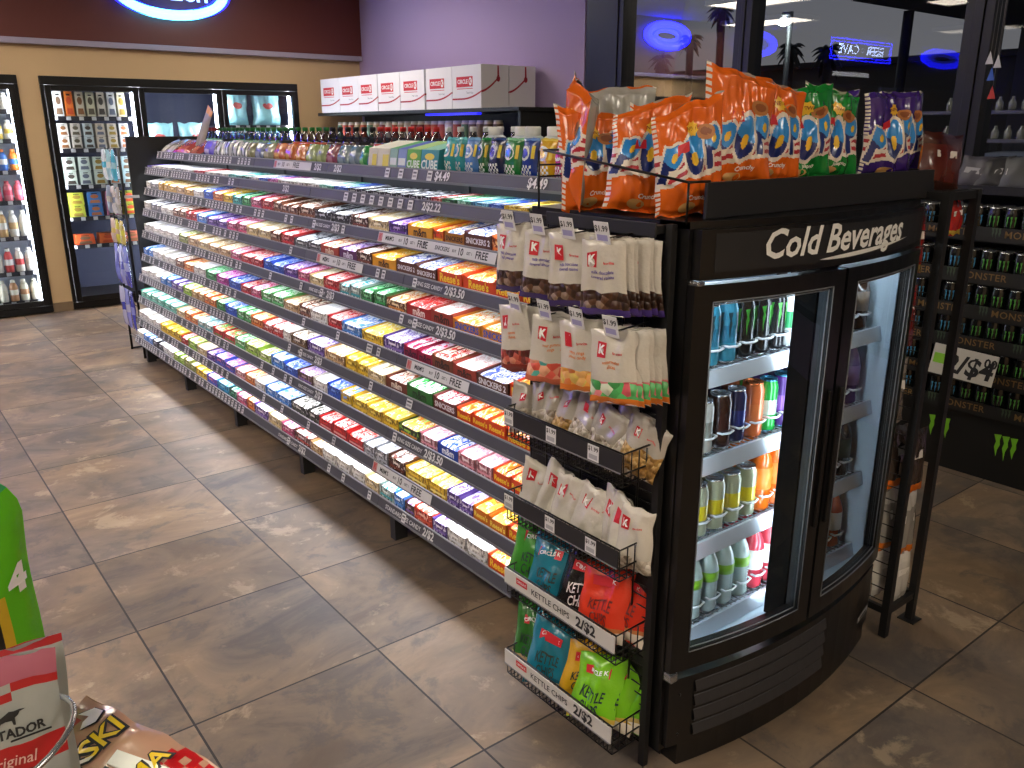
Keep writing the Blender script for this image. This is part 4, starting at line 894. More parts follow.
# ------------------------------------------------------------------ bags
NUTS = {'brown': speckle('choc_nuts', ['#3c2418', '#5c3c28', '#2c1810', '#8c7460', '#4c3020'], 60), 'red': speckle('red_gummies', ['#a03c30', '#c86050', '#5c1c18', '#d8886c', '#6c2420'], 60),
        'rings': speckle('gummy_rings', ['#d88c70', '#e05c4c', '#50a89c', '#e8a884', '#c85040'], 45), 'peach': speckle('peach_sweets', ['#e8a040', '#f0b870', '#d87838', '#e0c060', '#f0a860'], 45),
        'melon': speckle('melon_slices', ['#58b868', '#48a058', '#e08088', '#d8e0c8', '#d85c68'], 42), 'pinkrings': speckle('pink_rings', ['#d8788c', '#e8a0a8', '#c05c6c', '#e0c8b8', '#78b070'], 42),
        'gold': speckle('golden_nuts', ['#b08848', '#c8a060', '#8c6830', '#d0b078', '#a07840'], 80), 'pale': speckle('pale_nuts', ['#c8beb0', '#a89c8c', '#d8d0c4', '#8c7c6c', '#b8ac9c'], 70)}
WB = film('#c9c3b8'); WB2 = film('#bdb7ac')
def kpouch(seed, nuts, foot, words, wcol, w=.125, h=.175, d=.03, win=.34, logo=1., foot_h=.1, wr=.0034, top=.86, skew=0., body=None):
    m = MB(); FT = film(foot); NT = NUTS[nuts]
    def pr(u, v):
        if v < foot_h: return FT
        if v < win: return NT
        return WB if body is None else body
    fn = bag_mesh(m, w, h, d, seed, pr, lambda u, v: NT if .05 < v < .4 else WB2, 12, 22, wr=wr, crimp=.05, top=top, skew=skew)
    f = fn(.0018); f2 = fn(.003)
    s = w * .22 * logo
    m.poly([(-w * .2 - s / 2, h * .74 - s * .6), (-w * .2 + s / 2, h * .74 - s * .6), (-w * .2 + s / 2, h * .74 + s * .6), (-w * .2 - s / 2, h * .74 + s * .6)], f, REDK)
    m.text('K', lambda a, c: f2(a - w * .2, c + h * .74), WHITE, s * .95, bold=.05); m.text('favorites', lambda a, c: f(a + w * .17, c + h * .70), REDK, h * .05, bold=.02)
    for i, t in enumerate(words): m.text(t, lambda a, c, i=i: f(a + .004, c + h * (.58 - .065 * i)), M(wcol, .5), h * .062, bold=.02)
    return m.build('snack_pouch')
HX = 1.34
PURP, ORG, RD = '#58489c', '#d87838', '#b84840'
def hang_row(z, ys, specs, row):
    n = 0
    for (y, (nuts, foot, words, wcol, depth, tilt, spoken)) in zip(ys, specs):
        n += 1
        hk = thing('peg_hook', f'wire peg hook with price tag, {nth(n)} from the shelving, {row} row', 'hook', (PX, y, z), 0, f'peg hooks of the {row} row')
        MB(hk.location).tube([(PX - .006, y, z + .006), (HX + .0, y, z - .002), (HX - .006, y, z + .008)], .0022, WIRE, 5).build('wire', hk)
        p = MB(hk.location); p.obox(Matrix.Translation((HX - .008, y, z + .012)) @ Matrix.Rotation(-.25, 4, 'Y'), -.0008, .0008, -.023, .023, -.026, .026, TAGW)
        g = lambda a, c: Matrix.Translation((HX - .008, y, z + .012)) @ Matrix.Rotation(-.25, 4, 'Y') @ Vector((-.0016, -a, c))
        p.text('$1.99', lambda a, c: g(a, c + .010), INK, .019, bold=.02); p.poly([(-.017, -.018), (.017, -.018), (.017, -.004), (-.017, -.004)], g, M('#9c98c4')); p.build('price_tag', hk)
        src = None
        for k in range(depth):
            if src is None: o = src = kpouch(n * 7 + int(z * 10), nuts, foot, words, wcol, .132)
            else: o = src.copy(); COL.objects.link(o)
            o.location = (HX + .008 + k * .018, y - k * .005 + R.uniform(-.004, .004), z - .176 + R.uniform(-.006, .004)); o.rotation_euler = (R.uniform(-.05, .03), tilt * .35 + R.uniform(-.07, .07), -math.pi / 2 + .38 + tilt + R.uniform(-.13, .13))
            tag(o, f"{spoken}, {nth(n)} hook of the {row} row, {'foremost' if k == 0 else nth(k + 1) + ' behind'}", 'pouch', f'hanging pouches of the {row} row')
hang_row(1.445, (1.715, 1.60, 1.49, 1.372), [('brown', '#3c2c6c', ['milk chocolate', 'and peanuts'], PURP, 3, -.25, 'white pouch of chocolate peanuts'), ('brown', '#3c2c6c', ['milk chocolate', 'covered almonds'], PURP, 3, 0, 'white pouch of chocolate almonds'),
    ('brown', '#3c2c6c', ['milk chocolate', 'covered raisins'], PURP, 4, -.05, 'white pouch of chocolate raisins'), ('brown', '#44307c', ['milk chocolate', 'covered raisins'], PURP, 6, -.12, 'white pouch of brown sweets')], 'upper')
hang_row(1.236, (1.69, 1.57, 1.45, 1.335), [('red', '#8c2c24', ['gummi', 'chews'], ORG, 3, -.25, 'white pouch of red gummies'), ('rings', '#d06c50', ['sour gummi', 'rings'], ORG, 3, .05, 'white pouch of mixed gummy rings'),
    ('peach', '#e07c2c', ['peach rings', 'gummi candy'], ORG, 4, -.2, 'white pouch of peach rings'), ('melon', '#e07c2c', ['watermelon', 'slices'], ORG, 6, -.2, 'white pouch of green and pink slices')], 'lower')
# bags standing in the baskets
def put(o, x, y, z, rx, ry, rz, label, cat='bag', group=None):
    o.location = (x, y, z); o.rotation_euler = (rx, ry, -math.pi / 2 + rz); return tag(o, label, cat, group)
g1 = 'nut pouches in the uppermost basket'
for i, (y, nuts, rz, ry, sp) in enumerate(((1.725, 'pale', .2, .05, 'clear pouch of pale nuts'), (1.655, 'pale', -.1, -.05, 'pouch of pale nuts with a torn corner'), (1.585, 'gold', -.3, .2, 'pouch of golden nuts'), (1.52, 'pale', -.2, .25, 'pouch of cashews'), (1.455, 'pale', -.5, .3, 'slumped pouch of nuts'), (1.395, 'pale', -.3, .3, 'pouch of peanuts'), (1.335, 'gold', -.2, .28, 'pouch of trail mix'))):
    o = kpouch(30 + i, nuts, '#a89c8c', [], '#5c5470', .115, .15 + R.uniform(-.01, .02), .04, .50, .7, .02, .006, 1., R.uniform(-.12, .12), film('#aaa39a'))
    put(o, BX + .045 + R.uniform(0, .03), y, BT1 - .082, -.22, ry, rz + .55, f"{sp} leaning in the uppermost basket, {nth(i + 1)} from shelving", 'pouch', g1)
g2 = 'pouches in the second basket'
for i, (y, nuts, rz, ry, sp, fr_) in enumerate(((1.715, 'pale', .1, .1, 'pale pouch', 0), (1.65, 'pale', .0, .25, 'pale pouch leaning over', 0), (1.58, 'gold', -.3, .1, 'grey-lettered pouch', 0), (1.51, 'gold', -.3, .3, 'half hidden pouch', 1), (1.445, 'pale', -.2, -.1, 'white pouch with red logo', 0), (1.40, 'pale', -.35, .05, 'creased white pouch', 0), (1.355, 'pale', -.3, .05, 'white pouch', 0), (1.32, 'pale', -.2, .0, 'white pouch at the near end', 0))):
    o = kpouch(50 + i, nuts, '#b8b0a4', [], '#a05c50', .115, .18 + R.uniform(-.02, .01), .04, .24, 1.1, .02, .006, .9, R.uniform(-.15, .15))
    put(o, BX + .05 + R.uniform(0, .03), y, BT2 - .082, -.16, ry, rz + .5, f"{sp} standing in the second basket, {nth(i + 1)} from shelving", 'pouch', g2)
def chips(seed, col, name, w=.165, h=.21, d=.06, tcol='#1c2024', bottom=None):
    m = MB(); F = film(col); BM = film(bottom or col); CH = NUTS['peach'] if bottom is None else film(bottom)
    fn = bag_mesh(m, w, h, d, seed, lambda u, v: (film('#d8cfc0') if v < .16 and u > .2 else BM if v < .2 else F), film(col), 14, 18, wr=.0065, crimp=.07, skew=R.uniform(-.16, .16))
    f, f2 = fn(.002), fn(.0034)
    m.poly([(-w * .26, h * .70), (w * .26, h * .70), (w * .26, h * .83), (-w * .26, h * .83)], f, REDK); m.text('CIRCLE K', lambda a, c: f2(a, c + h * .765), WHITE, h * .075, bold=.03)
    m.text(name, lambda a, c: f(a, c + h * .62), M('#e8e8e4', .5), h * .055, bold=.02)
    m.text('KETTLE', lambda a, c: f(a * .8, c * 1.5 + h * .45), M(tcol, .5), h * .135, bold=.02); m.text('CHIPS', lambda a, c: f(a * .8, c * 1.5 + h * .27), M(tcol, .5), h * .135, bold=.02)
    return m.build('chip_bag')
for (row, zt, lst) in (('upper', BT3, ((1.72, '#3c8c2c', 'green', .1, .1, .0, None), (1.625, '#1c7890', 'teal', -.1, .06, -.02, '#185c70'), (1.60, '#1c7890', 'teal', .1, .0, .045, None), (1.51, '#1c1718', 'black', -.1, .12, .0, '#2c2424'), (1.41, '#d83c24', 'red', -.1, .02, -.01, '#b87040'), (1.37, '#d03420', 'red', -.25, .05, .035, '#c07848'))),
                       ('lower', BT4, ((1.72, '#2c6c28', 'dark green', .2, .08, .0, '#b89c70'), (1.615, '#1c7890', 'teal', -.05, .04, -.02, '#185c70'), (1.57, '#1c7890', 'teal', .15, .0, .04, None), (1.485, '#c89c20', 'golden', -.1, .05, .0, '#b88c1c'), (1.44, '#c89c20', 'golden', -.3, .0, .045, None), (1.415, '#78c020', 'lime', -.15, .03, -.025, '#c8a848'), (1.385, '#70b41c', 'lime', -.3, .0, .015, '#c8a848'), (1.365, '#68ac1c', 'lime', -.4, -.03, .05, '#b8a060')))):
    seen = {}
    for i, (y, col, cw, rz, ry, dx, bt) in enumerate(lst):
        seen[cw] = seen.get(cw, 0) + 1
        o = chips(90 + i + int(zt * 100), col, '', .15 if cw != 'dark green' else .12, .205, .055, '#e8e0e4' if cw == 'black' else '#14302c' if cw != 'red' else '#6c1410', bt)
        put(o, BX + .055 + dx, y, zt - .076, -.34, ry, rz + .42, f"{cw} chip bag in the {row} white-labelled basket, {nth(seen[cw])} of its colour", 'chip bag', f'chip bags in the {row} white-labelled basket')

# ------------------------------------------------------------------ popcorn-style puff bags on top of the cooler
STAR, CREAM, NAVY, YEL = M('#b02430', .4, coat=.3), M('#e4d8c8', .4, coat=.3), M('#14286c', .3, coat=.5), M('#f0c030', .4, coat=.3)
SKY2 = M('#2c8cd8', .3, coat=.5)
def popbag(seed, col, w=.185, h=.27, d=.075, word='Crunchy', nb=True, skew=0., bl=.42):
    m = MB(); F = film(col); G = film('#a8a59c')
    base = h * bl
    LP = ((-.30, -.055, .84, -.16), (.02, .02, .92, .06), (.32, .085, .84, .18))
    def letter(x, y):
        """three fat slanting letters: pale outline, navy body, sky-blue upper part, yellow eye"""
        best = None
        for q, (dx, dy, sz, ang) in enumerate(LP):
            px, py = x - dx * w, y - base - dy * w
            a = (px * math.cos(ang) + py * math.sin(ang)) / (w * sz); c = (-px * math.sin(ang) + py * math.cos(ang)) / (w * sz)
            a -= .12 * c
            if q == 1:
                d = math.hypot(a / .155, c / .29); e = math.hypot(a / .055, (c + .05) / .10); out = (d - 1) * .155
            else:
                d1 = (math.hypot((a - .02) / .135, (c - .11) / .185) - 1) * .135; d2 = max(-.14 - a, a + .02, -.31 - c, c - .27); out = min(d1, d2); e = math.hypot((a - .03) / .045, (c - .11) / .07)
            if out < 0: return YEL if e < 1 else (SKY2 if c > -.02 - .5 * a else NAVY)
            if out < .034: best = CREAM
        return best
    def pr(u, v):
        k = letter(u * w / 2, v * h)
        if k: return k
        if bl - .26 < v < bl + .16 and -1 < u < 1:
            c = v - bl + .26 - (u + 1) * .055
            if 0 < c < .30: return STAR if int(c / .043) % 2 else CREAM
        if u < -.9: return CREAM if int(v * 40) % 2 else F
        if v > .95: return F
        return F
    fn = bag_mesh(m, w, h, d, seed, pr, lambda u, v: G if v > .06 else F, 76, 100, wr=.0075, crimp=.07, pinch=.07, skew=skew)
    def rot(a, c, ang, ox, oy): return (ox + a * math.cos(ang) - c * math.sin(ang), oy + a * math.sin(ang) + c * math.cos(ang))
    m.poly([(-w * .22, h * .56), (-w * .05, h * .575), (-w * .06, h * .66), (-w * .2, h * .65)], fn(.002), REDK)
    fan(m, ellipse(w * .22, h * .72, w * .14, h * .07, 12), (w * .22, h * .72), fn(.002), M('#b87840', .5)); fan(m, ellipse(w * .22, h * .725, w * .09, h * .04, 10), (w * .22, h * .725), fn(.003), M('#8c4c24', .5))
    if nb:
        q = [(w * .02 + (.10 if i % 2 else .075) * w * math.cos(i * math.pi / 8), h * .77 + (.10 if i % 2 else .075) * w * math.sin(i * math.pi / 8)) for i in range(16)]
        fan(m, q, (w * .02, h * .77), fn(.0022), YEL); m.text('NEW!', lambda a, c: fn(.0032)(w * .02 + a, h * .77 + c), M('#8c3c14', .5), w * .07, bold=.02)
    m.text(word, lambda a, c: fn(.002)(a * 1 + w * .05, c + h * .15), M('#f0e8dc', .5), h * .06, bold=.02, shear=.2)
    fan(m, ellipse(-w * .1, h * .075, w * .12, h * .045, 12), (-w * .1, h * .075), fn(.002), M('#c89858', .5))
    return m.build('puff_bag')
FT = 1.5495
def pop(o, x, y, z, rx, ry, rz, label): o.location = (x, y, z); o.rotation_euler = (rx, ry, rz); tag(o, label, 'snack bag', 'puff bags on top of the cooler')
OR, GN, PU = '#e0661a', '#1c8034', '#3c2474'
FRONT = [(1.735, 1.325, OR, -.38, .02, 'Crunchy', 'orange puff bag at the near left corner of the black tray', .255), (1.885, 1.345, OR, -.34, .05, 'Crunchy', 'orange puff bag, second in the front line of the tray', .245), 
         (2.04, 1.35, GN, -.34, -.03, 'Jalapeno', 'green puff bag, left one of the two green bags', .235), (2.185, 1.355, GN, -.30, 0, 'Jalapeno', 'green puff bag next to the purple ones', .235), (2.44, 1.335, PU, -.30, .02, '', 'purple puff bag, left one of the two with logo in front', .235), (2.535, 1.35, PU, -.25, 0, '', 'purple puff bag at the far right end of the tray', .235)]
for i, (x, y, c, rz, ry, wd, lb, h) in enumerate(FRONT): pop(popbag(200 + i, c, .19, h, .062, wd, i > 0, [-.10, -.09, .05, -.08, .04, .0][i]), x, y, FT, -.06, ry, rz, lb)
pop(popbag(220, PU, .17, .235, .06, '', True), 2.275, 1.44, FT, -.05, 0, -1.1, 'purple puff bag turned sideways between green and purple bags')
for i, (x, y, c, rz, lb) in enumerate(((1.98, 1.45, OR, math.pi, 'orange puff bag showing its badge between front orange and green bags'), (2.14, 1.56, GN, 0, 'green puff bag in the second line, only its top showing'), (2.36, 1.56, PU, 0, 'purple puff bag in the second line of the tray'))):
    pop(popbag(230 + i, c, .18, .22, .06), x, y, FT, .03, 0, rz + math.pi, lb)
# heap on the left, held by a rail of wire
rail = thing('wire_rail', 'black wire rail holding the orange bags at the left flank', 'wire rail', (1.5, 1.5, 1.4825))
m = MB(rail.location); m.tube([(1.545, 1.25, 1.5675), (1.475, 1.252, 1.568), (1.46, 1.73, 1.628), (1.56, 1.74, 1.628)], .0032, WIRE, 6); m.tube([(1.46, 1.75, 1.628), (1.462, 1.75, 1.476)], .0032, WIRE, 6)
m.tube([(1.46, 1.75, 1.59), (1.56, 1.76, 1.59)], .0025, WIRE, 5); m.tube([(1.46, 1.75, 1.56), (1.56, 1.76, 1.56)], .0025, WIRE, 5); m.tube([(1.475, 1.252, 1.568), (1.475, 1.252, 1.476)], .0028, WIRE, 5)
m.build('wire', rail)
LEFT = [(1.57, 1.325, -.05, -.06, -.55, OR, 'orange puff bag lying nearest the tray corner behind the rail', .25, .17), (1.535, 1.455, -.12, .12, -.62, OR, 'crumpled orange puff bag in the middle of the left heap', .26, .185), (1.53, 1.60, -.10, -.10, -.75, OR, 'orange puff bag behind the rail with tilted logo', .245, .18),
        (1.515, 1.675, -.05, .06, -2.05, OR, 'orange puff bag turned edge-on at the far left end', .30, .17), (1.70, 1.68, .05, .05, 2.4, OR, 'orange puff bag with silver back showing above the heap', .30, .19), (1.66, 1.50, .0, 0, -.9, OR, 'orange puff bag buried in the middle of the heap', .26, .17)]
for i, (x, y, rx, ry, rz, c, lb, h, w) in enumerate(LEFT): pop(popbag(250 + i, c, w, h, .075, 'Crunchy', True, [.1, .16, -.1, -.12, 0, 0][i], .54), x, y, 1.484, rx, ry, rz, lb)
# ------------------------------------------------------------------ reach-in coolers in the back wall
CFR = M('#0c0c0d', .35, .2); CIN = M('#2c2c38', .6); CINL = M('#c8ccd4', .6)
WG = clear('freezer_glass', '#eef4f8', .01, 1.4, .0)
def reach_in(x0, x1, nd, label, cin, leds):
    t = thing('reach_in_cooler', label, 'cooler', ((x0 + x1) / 2, YB, 0)); o = t.location; Y0, Y1 = YB - .03, YB + .75
    m = MB(o); m.box(x0 + .02, x1 - .02, Y1 - .02, Y1, .03, CT - .02, cin).box(x0 + .005, x0 + .02, YB + .002, Y1, .03, CT - .02, cin).box(x1 - .02, x1 - .005, YB + .002, Y1, .03, CT - .02, cin).box(x0 + .02, x1 - .02, YB + .02, Y1 - .02, .03, .09, BLACK).box(x0 + .02, x1 - .02, YB + .02, Y1 - .02, CT - .05, CT - .02, cin)
    m.build('case', t)
    m = MB(o); f = .085
    m.box(x0, x1, Y0, YB + .04, CT - .075, CT, CFR).box(x0, x1, Y0, YB + .04, .01, .075, CFR).box(x0, x0 + .03, Y0, YB + .04, .075, CT - .075, CFR).box(x1 - .03, x1, Y0, YB + .04, .075, CT - .075, CFR)
    m.build('frame', t, bevel=.004)
    dw = (x1 - x0 - .06) / nd
    for i in range(nd):
        a, b = x0 + .03 + i * dw, x0 + .03 + (i + 1) * dw
        d = MB(o); e = .05
        d.box(a + .002, a + e, Y0 - .03, Y0, .08, CT - .08, CFR).box(b - e, b - .002, Y0 - .03, Y0, .08, CT - .08, CFR).box(a + e, b - e, Y0 - .03, Y0, CT - .125, CT - .08, CFR).box(a + e, b - e, Y0 - .03, Y0, .08, .13, CFR)
        dd = d.build('door', t, bevel=.003)
        g = MB(o); g.add([(a + e, Y0 - .015, .13), (b - e, Y0 - .015, .13), (b - e, Y0 - .015, CT - .125), (a + e, Y0 - .015, CT - .125)], [(0, 1, 2, 3)], WG); g.build('door_glass', dd)
        h = MB(o); hx = b - .025; h.box(hx - .012, hx + .012, Y0 - .065, Y0 - .045, .95, 1.35, CFR); h.box(hx - .01, hx + .01, Y0 - .046, Y0 - .03, .96, .99, CFR); h.box(hx - .01, hx + .01, Y0 - .046, Y0 - .03, 1.31, 1.34, CFR); h.build('handle', dd)
        for sx_ in (a + .036, b - .036):
            MB(o).box(sx_ - .01, sx_ + .01, YB + .05, YB + .08, .12, CT - .1, M('#f4f6ff', .5, 0, leds)).build('light_strip', t)
    return t, dw
c1, _ = reach_in(C1[0], C1[1], 2, 'black-framed wall cooler with milk and drinks, left of the beige pier', CINL, 13)
c2, dw2 = reach_in(C2[0], C2[1], 3, 'wide black-framed wall freezer with three glass doors', M('#30344c', .6), 32)
c3, _ = reach_in(-3.6, .15, 5, 'bank of dark glass-door coolers left of the dairy cooler, seen only mirrored', M('#1c1c24', .7), 1.5)
def wshelf(t, x0, x1, z):
    m = MB(t.location); m.box(x0 + .03, x1 - .03, YB + .09, YB + .62, z - .012, z, M('#4c4c54', .5)); so = m.build('shelf', t)
    p = MB(t.location); p.box(x0 + .03, x1 - .03, YB + .085, YB + .092, z - .035, z + .006, M('#1c1c24', .5))
    n = int((x1 - x0) / .11)
    for i in range(n): xx = x0 + .08 + i * .11; p.box(xx - .02, xx + .02, YB + .083, YB + .086, z - .03, z + .003, TAGW)
    p.build('price_rail', so)
# first door of the freezer: packs on five shelves
DA = (C2[0] + .03, C2[0] + .03 + dw2); DB = (DA[1], DA[1] + dw2); DC = (DB[1], DB[1] + dw2)
def pack(w, d, h, c1_, c2_, top=None):
    m = MB(); A, B = paper(c1_), paper(c2_)
    v = [(-w / 2, 0, 0), (w / 2, 0, 0), (w / 2, d, 0), (-w / 2, d, 0), (-w / 2 * .92, .01, h), (w / 2 * .92, .01, h), (w / 2 * .92, d, h * .96), (-w / 2 * .92, d, h * .96)]
    m.add(v, [(0, 1, 5, 4), (1, 2, 6, 5), (2, 3, 7, 6), (3, 0, 4, 7), (4, 5, 6, 7), (3, 2, 1, 0)], [A, A, A, A, paper(top or c1_), A])
    f = lambda a, c: (a, -.002 + .01 * c / h, c)
    m.poly([(-w * .36, h * .10), (w * .36, h * .10), (w * .30, h * .34), (-w * .30, h * .34)], f, B); m.poly(ellipse(0, h * .64, w * .28, h * .16, 14), f, B); m.poly([(-w * .2, h * .84), (w * .2, h * .84), (w * .2, h * .9), (-w * .2, h * .9)], f, INK)
    return m.build('frozen_pack')
FS = [1.79, 1.50, 1.165, .865, .60]
for z in FS: wshelf(c2, DA[0], DA[1], z)
SH5 = ['top', 'second', 'third', 'fourth', 'fifth']
pal = [['#e8e6dc', '#e07830', '#d8cdb4', '#dcd8b8', '#dad2c0', '#d8d8d0', '#e4dcb8'], ['#e6e0d4', '#d8d0c4', '#d4e0e0', '#e4d8c4', '#e0d8c8', '#dce4e4'], ['#d4e0d0', '#dce8dc', '#d8e8d8', '#c8dce4', '#c4e0e4'], ['#c8d048', '#4c88d0', '#c87c98', '#b8c840'], ['#d85828', '#e06c30', '#c8684c']]
acc = ['#7c6048', '#c84820', '#8c5c34', '#5c5440', '#4c443c', '#6c7484', '#a88c3c', '#c87c50']
spk = {0: 'tall pale pack', 1: 'pale tub', 2: 'mint and white tub', 3: 'wide bright pack', 4: 'orange-red tray'}
hs = [.225, .115, .13, .115, .10]
for r in range(5):
    n = len(pal[r]); xw = (DA[1] - DA[0] - .16) / n
    for st in range(1 if r in (0, 4) else 2):
        for i, c in enumerate(pal[r]):
            o = pack(xw * .82, .14, hs[r], c, acc[(i + r * 2) % 8]); o.location = (DA[0] + .08 + xw * (i + .5), YB + .11, FS[r] + .0005 + st * (hs[r] + .002))
            tag(o, f"{spk[r]} on the {SH5[r]} freezer shelf, {nth(i + 1)} from left{', upper of two' if st else ''}", 'frozen food', f'packs on the {SH5[r]} freezer shelf')
# ice bags behind the other two doors
ICE = M('#a4e4ea', .25, 0, 0, .5, .8, 30); ICEP = M('#d8625c', .5)
def icebag(seed):
    m = MB(); fn = bag_mesh(m, .30, .34, .17, seed, lambda u, v: ICE, ICE, 14, 16, wr=.012, crimp=.05)
    fan(m, ellipse(0, .2, .06, .03, 14), (0, .2), fn(.004), ICEP); return m.build('ice_bag')
pr = [icebag(300), icebag(301), icebag(302)]
n = 0
for (d, words, z0s) in ((DB, 'middle', (1.02, 1.40)), (DC, 'right-hand', (1.02, 1.38, 1.715))):
    for z in z0s: wshelf(c2, d[0], d[1], z)
    for zi, z in enumerate(z0s):
        for i in range(2):
            o = pr[n] if n < 3 else pr[n % 3].copy()
            if n >= 3: COL.objects.link(o)
            o.location = (d[0] + .22 + i * .35, YB + .24, z + .001); o.rotation_euler = (.0, 0, R.uniform(-.15, .15)); n += 1
            tag(o, f"ice bag behind the {words} freezer door, {['lowest', 'middle', 'top'][zi] if len(z0s) == 3 else ['lower', 'upper'][zi]} shelf, {['left', 'right'][i]} one", 'ice bag', 'ice bags in the freezer')
# dairy and drinks in the first cooler (only its right door is in view)
DD = (C1[0] + .03 + (C1[1] - C1[0] - .06) / 2, C1[1] - .03)
for r, (z, h, cols, sp) in enumerate(((1.845, .15, ['#e8e4d8', '#d8d0c0', '#e8dcc8'], 'pale bottle'), (1.59, .17, ['#e8e6e0', '#d8b850', '#e4e0d8'], 'cream and yellow bottle'), (1.315, .19, ['#e08030', '#3c74c8', '#e8e8e8'], 'orange-capped juice bottle'), (1.045, .18, ['#d86070', '#e07c88', '#d04c60'], 'pink shake bottle'), (.72, .24, ['#ece8dc', '#e8e4d8', '#d8b078'], 'white milk jug'), (.395, .22, ['#f0ece4', '#e4dccc', '#d84c4c'], 'white dairy tub'), (.12, .20, ['#f0ecd8', '#e8e4cc', '#c89468'], 'cream egg pack'))):
    wshelf(c1, DD[0], DD[1], z)
    for i in range(6):
        c = cols[i % 3]; m = MB(); rr = .038; B = M(c, .35); L = M(cols[(i + 1) % 3], .4)
        m.lathe([(rr * .9, 0), (rr, .008), (rr, h * .3), (rr * 1.0, h * .55), (rr * .95, h * .7), (rr * .5, h * .88)], [B, B, L, B, B], n=12)
        o = m.build('milk_bottle'); k = MB(); C = M(cols[0], .4); k.lathe([(rr * .52, h * .86), (rr * .52, h)], [C], n=12); k.build('cap', o)
        o.location = (DD[1] - .075 - i * .088, YB + .15, z + .0005)
        tag(o, f"{sp} on {nth(r + 1)} shelf of the dairy cooler, {nth(i + 1)} from the beige pier", 'bottle', f'bottles on the {nth(r + 1)} dairy shelf')

# ------------------------------------------------------------------ wire rack of bags behind the far end of the shelving
rk = thing('wire_rack', 'tall wire rack of hanging bags at the far end of the shelving', 'rack', (1.75, 6.8, 0)); o = rk.location
m = MB(o)
for y in (6.62, 6.98): m.tube([(1.615, y, 0), (1.615, y, 1.55)], .009, WIRE, 6)
for i in range(16): m.tube([(1.615, 6.62, .12 + i * .093), (1.615, 6.98, .12 + i * .093)], .0035, WIRE, 5)
m.tube([(1.615, 6.62, 0.01), (1.95, 6.62, .01), (1.95, 6.98, .01), (1.615, 6.98, .01)], .008, WIRE, 6)
m.build('frame', rk)
i = 0
for z, cols, hh in ((1.32, ('#2c8ca4', '#7ca8b0', '#a8b4b4'), .22), (1.08, ('#8c8478', '#a49c94', '#6c7484'), .2), (.86, ('#b8a448', '#c8c040', '#b89c80'), .18), (.55, ('#4c4ca8', '#8c90c8', '#5458b4'), .3), (.22, ('#3c40a0', '#7c80c4', '#a4a4c0'), .3)):
    for k in range(3):
        m = MB(); fn = bag_mesh(m, .12, hh, .03, 400 + i, lambda u, v, k=k: film(cols[(k + 1) % 3]) if .35 < v < .6 else film(cols[k]), film(cols[k]), 8, 10)
        ob = m.build('snack_bag', loc=(1.585, 6.67 + k * .125, z), rot=(0, 0, -math.pi / 2)); i += 1
        tag(ob, f"bag on the far wire rack, {nth([1.32, 1.08, .86, .55, .22].index(z) + 1)} row down, {nth(k + 1)} from end board", 'bag', 'bags on the far wire rack')
# ------------------------------------------------------------------ narrow rack right of the cooler
RX0, RX1, RY0, RY1 = 2.566, 2.746, 1.195, 1.80
rr = thing('snack_rack', 'black upright rack of hanging snack bags right of the drinks cooler', 'rack', (2.656, 1.5, 0)); o = rr.location
for x, y in ((RX0, RY0), (RX1, RY0), (RX0, RY1), (RX1, RY1)):
    p = MB(o); p.box(x - .0125, x + .0125, y - .0125, y + .0125, 0.004, 1.505, BLACKM); p.box(x - .03, x + .03, y - .03, y + .03, 0, .004, BLACKM) if x == RX1 else None; p.build('post', rr)
for z in (.10, 1.49):
    p = MB(o); p.box(RX0, RX1, RY0 - .008, RY0 + .008, z - .012, z + .012, BLACKM).box(RX0, RX1, RY1 - .008, RY1 + .008, z - .012, z + .012, BLACKM).box(RX0 - .008, RX0 + .008, RY0, RY1, z - .012, z + .012, BLACKM).box(RX1 - .008, RX1 + .008, RY0, RY1, z - .012, z + .012, BLACKM); p.build('rung', rr)
p = MB(o)
for i in range(30): p.tube([(RX0, RY0, .13 + i * .0465), (RX0, RY1, .13 + i * .0465)], .002, WIRE, 4)
for i in range(5): p.tube([(RX0, RY0 + .1 + i * .12, .1), (RX0, RY0 + .1 + i * .12, 1.5)], .0025, WIRE, 4)
p.build('wire_grid', rr)
p = MB(o); p.box(RX0 + .013, RX1 - .013, RY0 + .02, RY1 - .02, 1.493, 1.503, BLACKM); p.build('top_board', rr)
i = 0
def rbag(w, h, d, top, mid, bot, seed, ):
    m = MB(); A, B, C = film(top), film(mid), film(bot)
    fn = bag_mesh(m, w, h, d, seed, lambda u, v: A if v > .82 else (C if v < .16 else B), B, 10, 14, wr=.004)
    m.poly([(-w * .25, h * .55), (w * .25, h * .55), (w * .25, h * .68), (-w * .25, h * .68)], fn(.002), M('#d8d4cc', .5)); return m.build('snack_bag')
for row, (z, h, top, mid, bot, sp, n) in enumerate(((1.24, .20, '#5c1c1a', '#7c201c', '#8c7440', 'red bag', 3), (1.00, .20, '#7c1c1a', '#661e1c', '#5c1c18', 'dark red bag', 3), (.74, .22, '#8c8278', '#6e655a', '#5c544a', 'grey-brown bag', 4), (.50, .22, '#2c2422', '#3a302c', '#d86c1c', 'dark bag with orange foot', 4), (.265, .22, '#b8b4ac', '#908c86', '#d87428', 'grey-white bag with orange foot', 4), (.085, .19, '#d0ccc4', '#c8c4bc', '#b8b4ac', 'white bag', 3))):
    for k in range(n):
        b = rbag(.115, h, .035, top, mid, bot, 500 + i); i += 1
        b.location = (2.69 if k < 2 and row > 2 else 2.625, (1.225 if row > 2 else 1.30) + k * .06, z); b.rotation_euler = (-.06, 0, -.12 + R.uniform(-.08, .08))
        tag(b, f"{sp}, {nth(row + 1)} row of the right-hand rack, {nth(k + 1)} from the front", 'bag', 'bags in the right-hand rack')
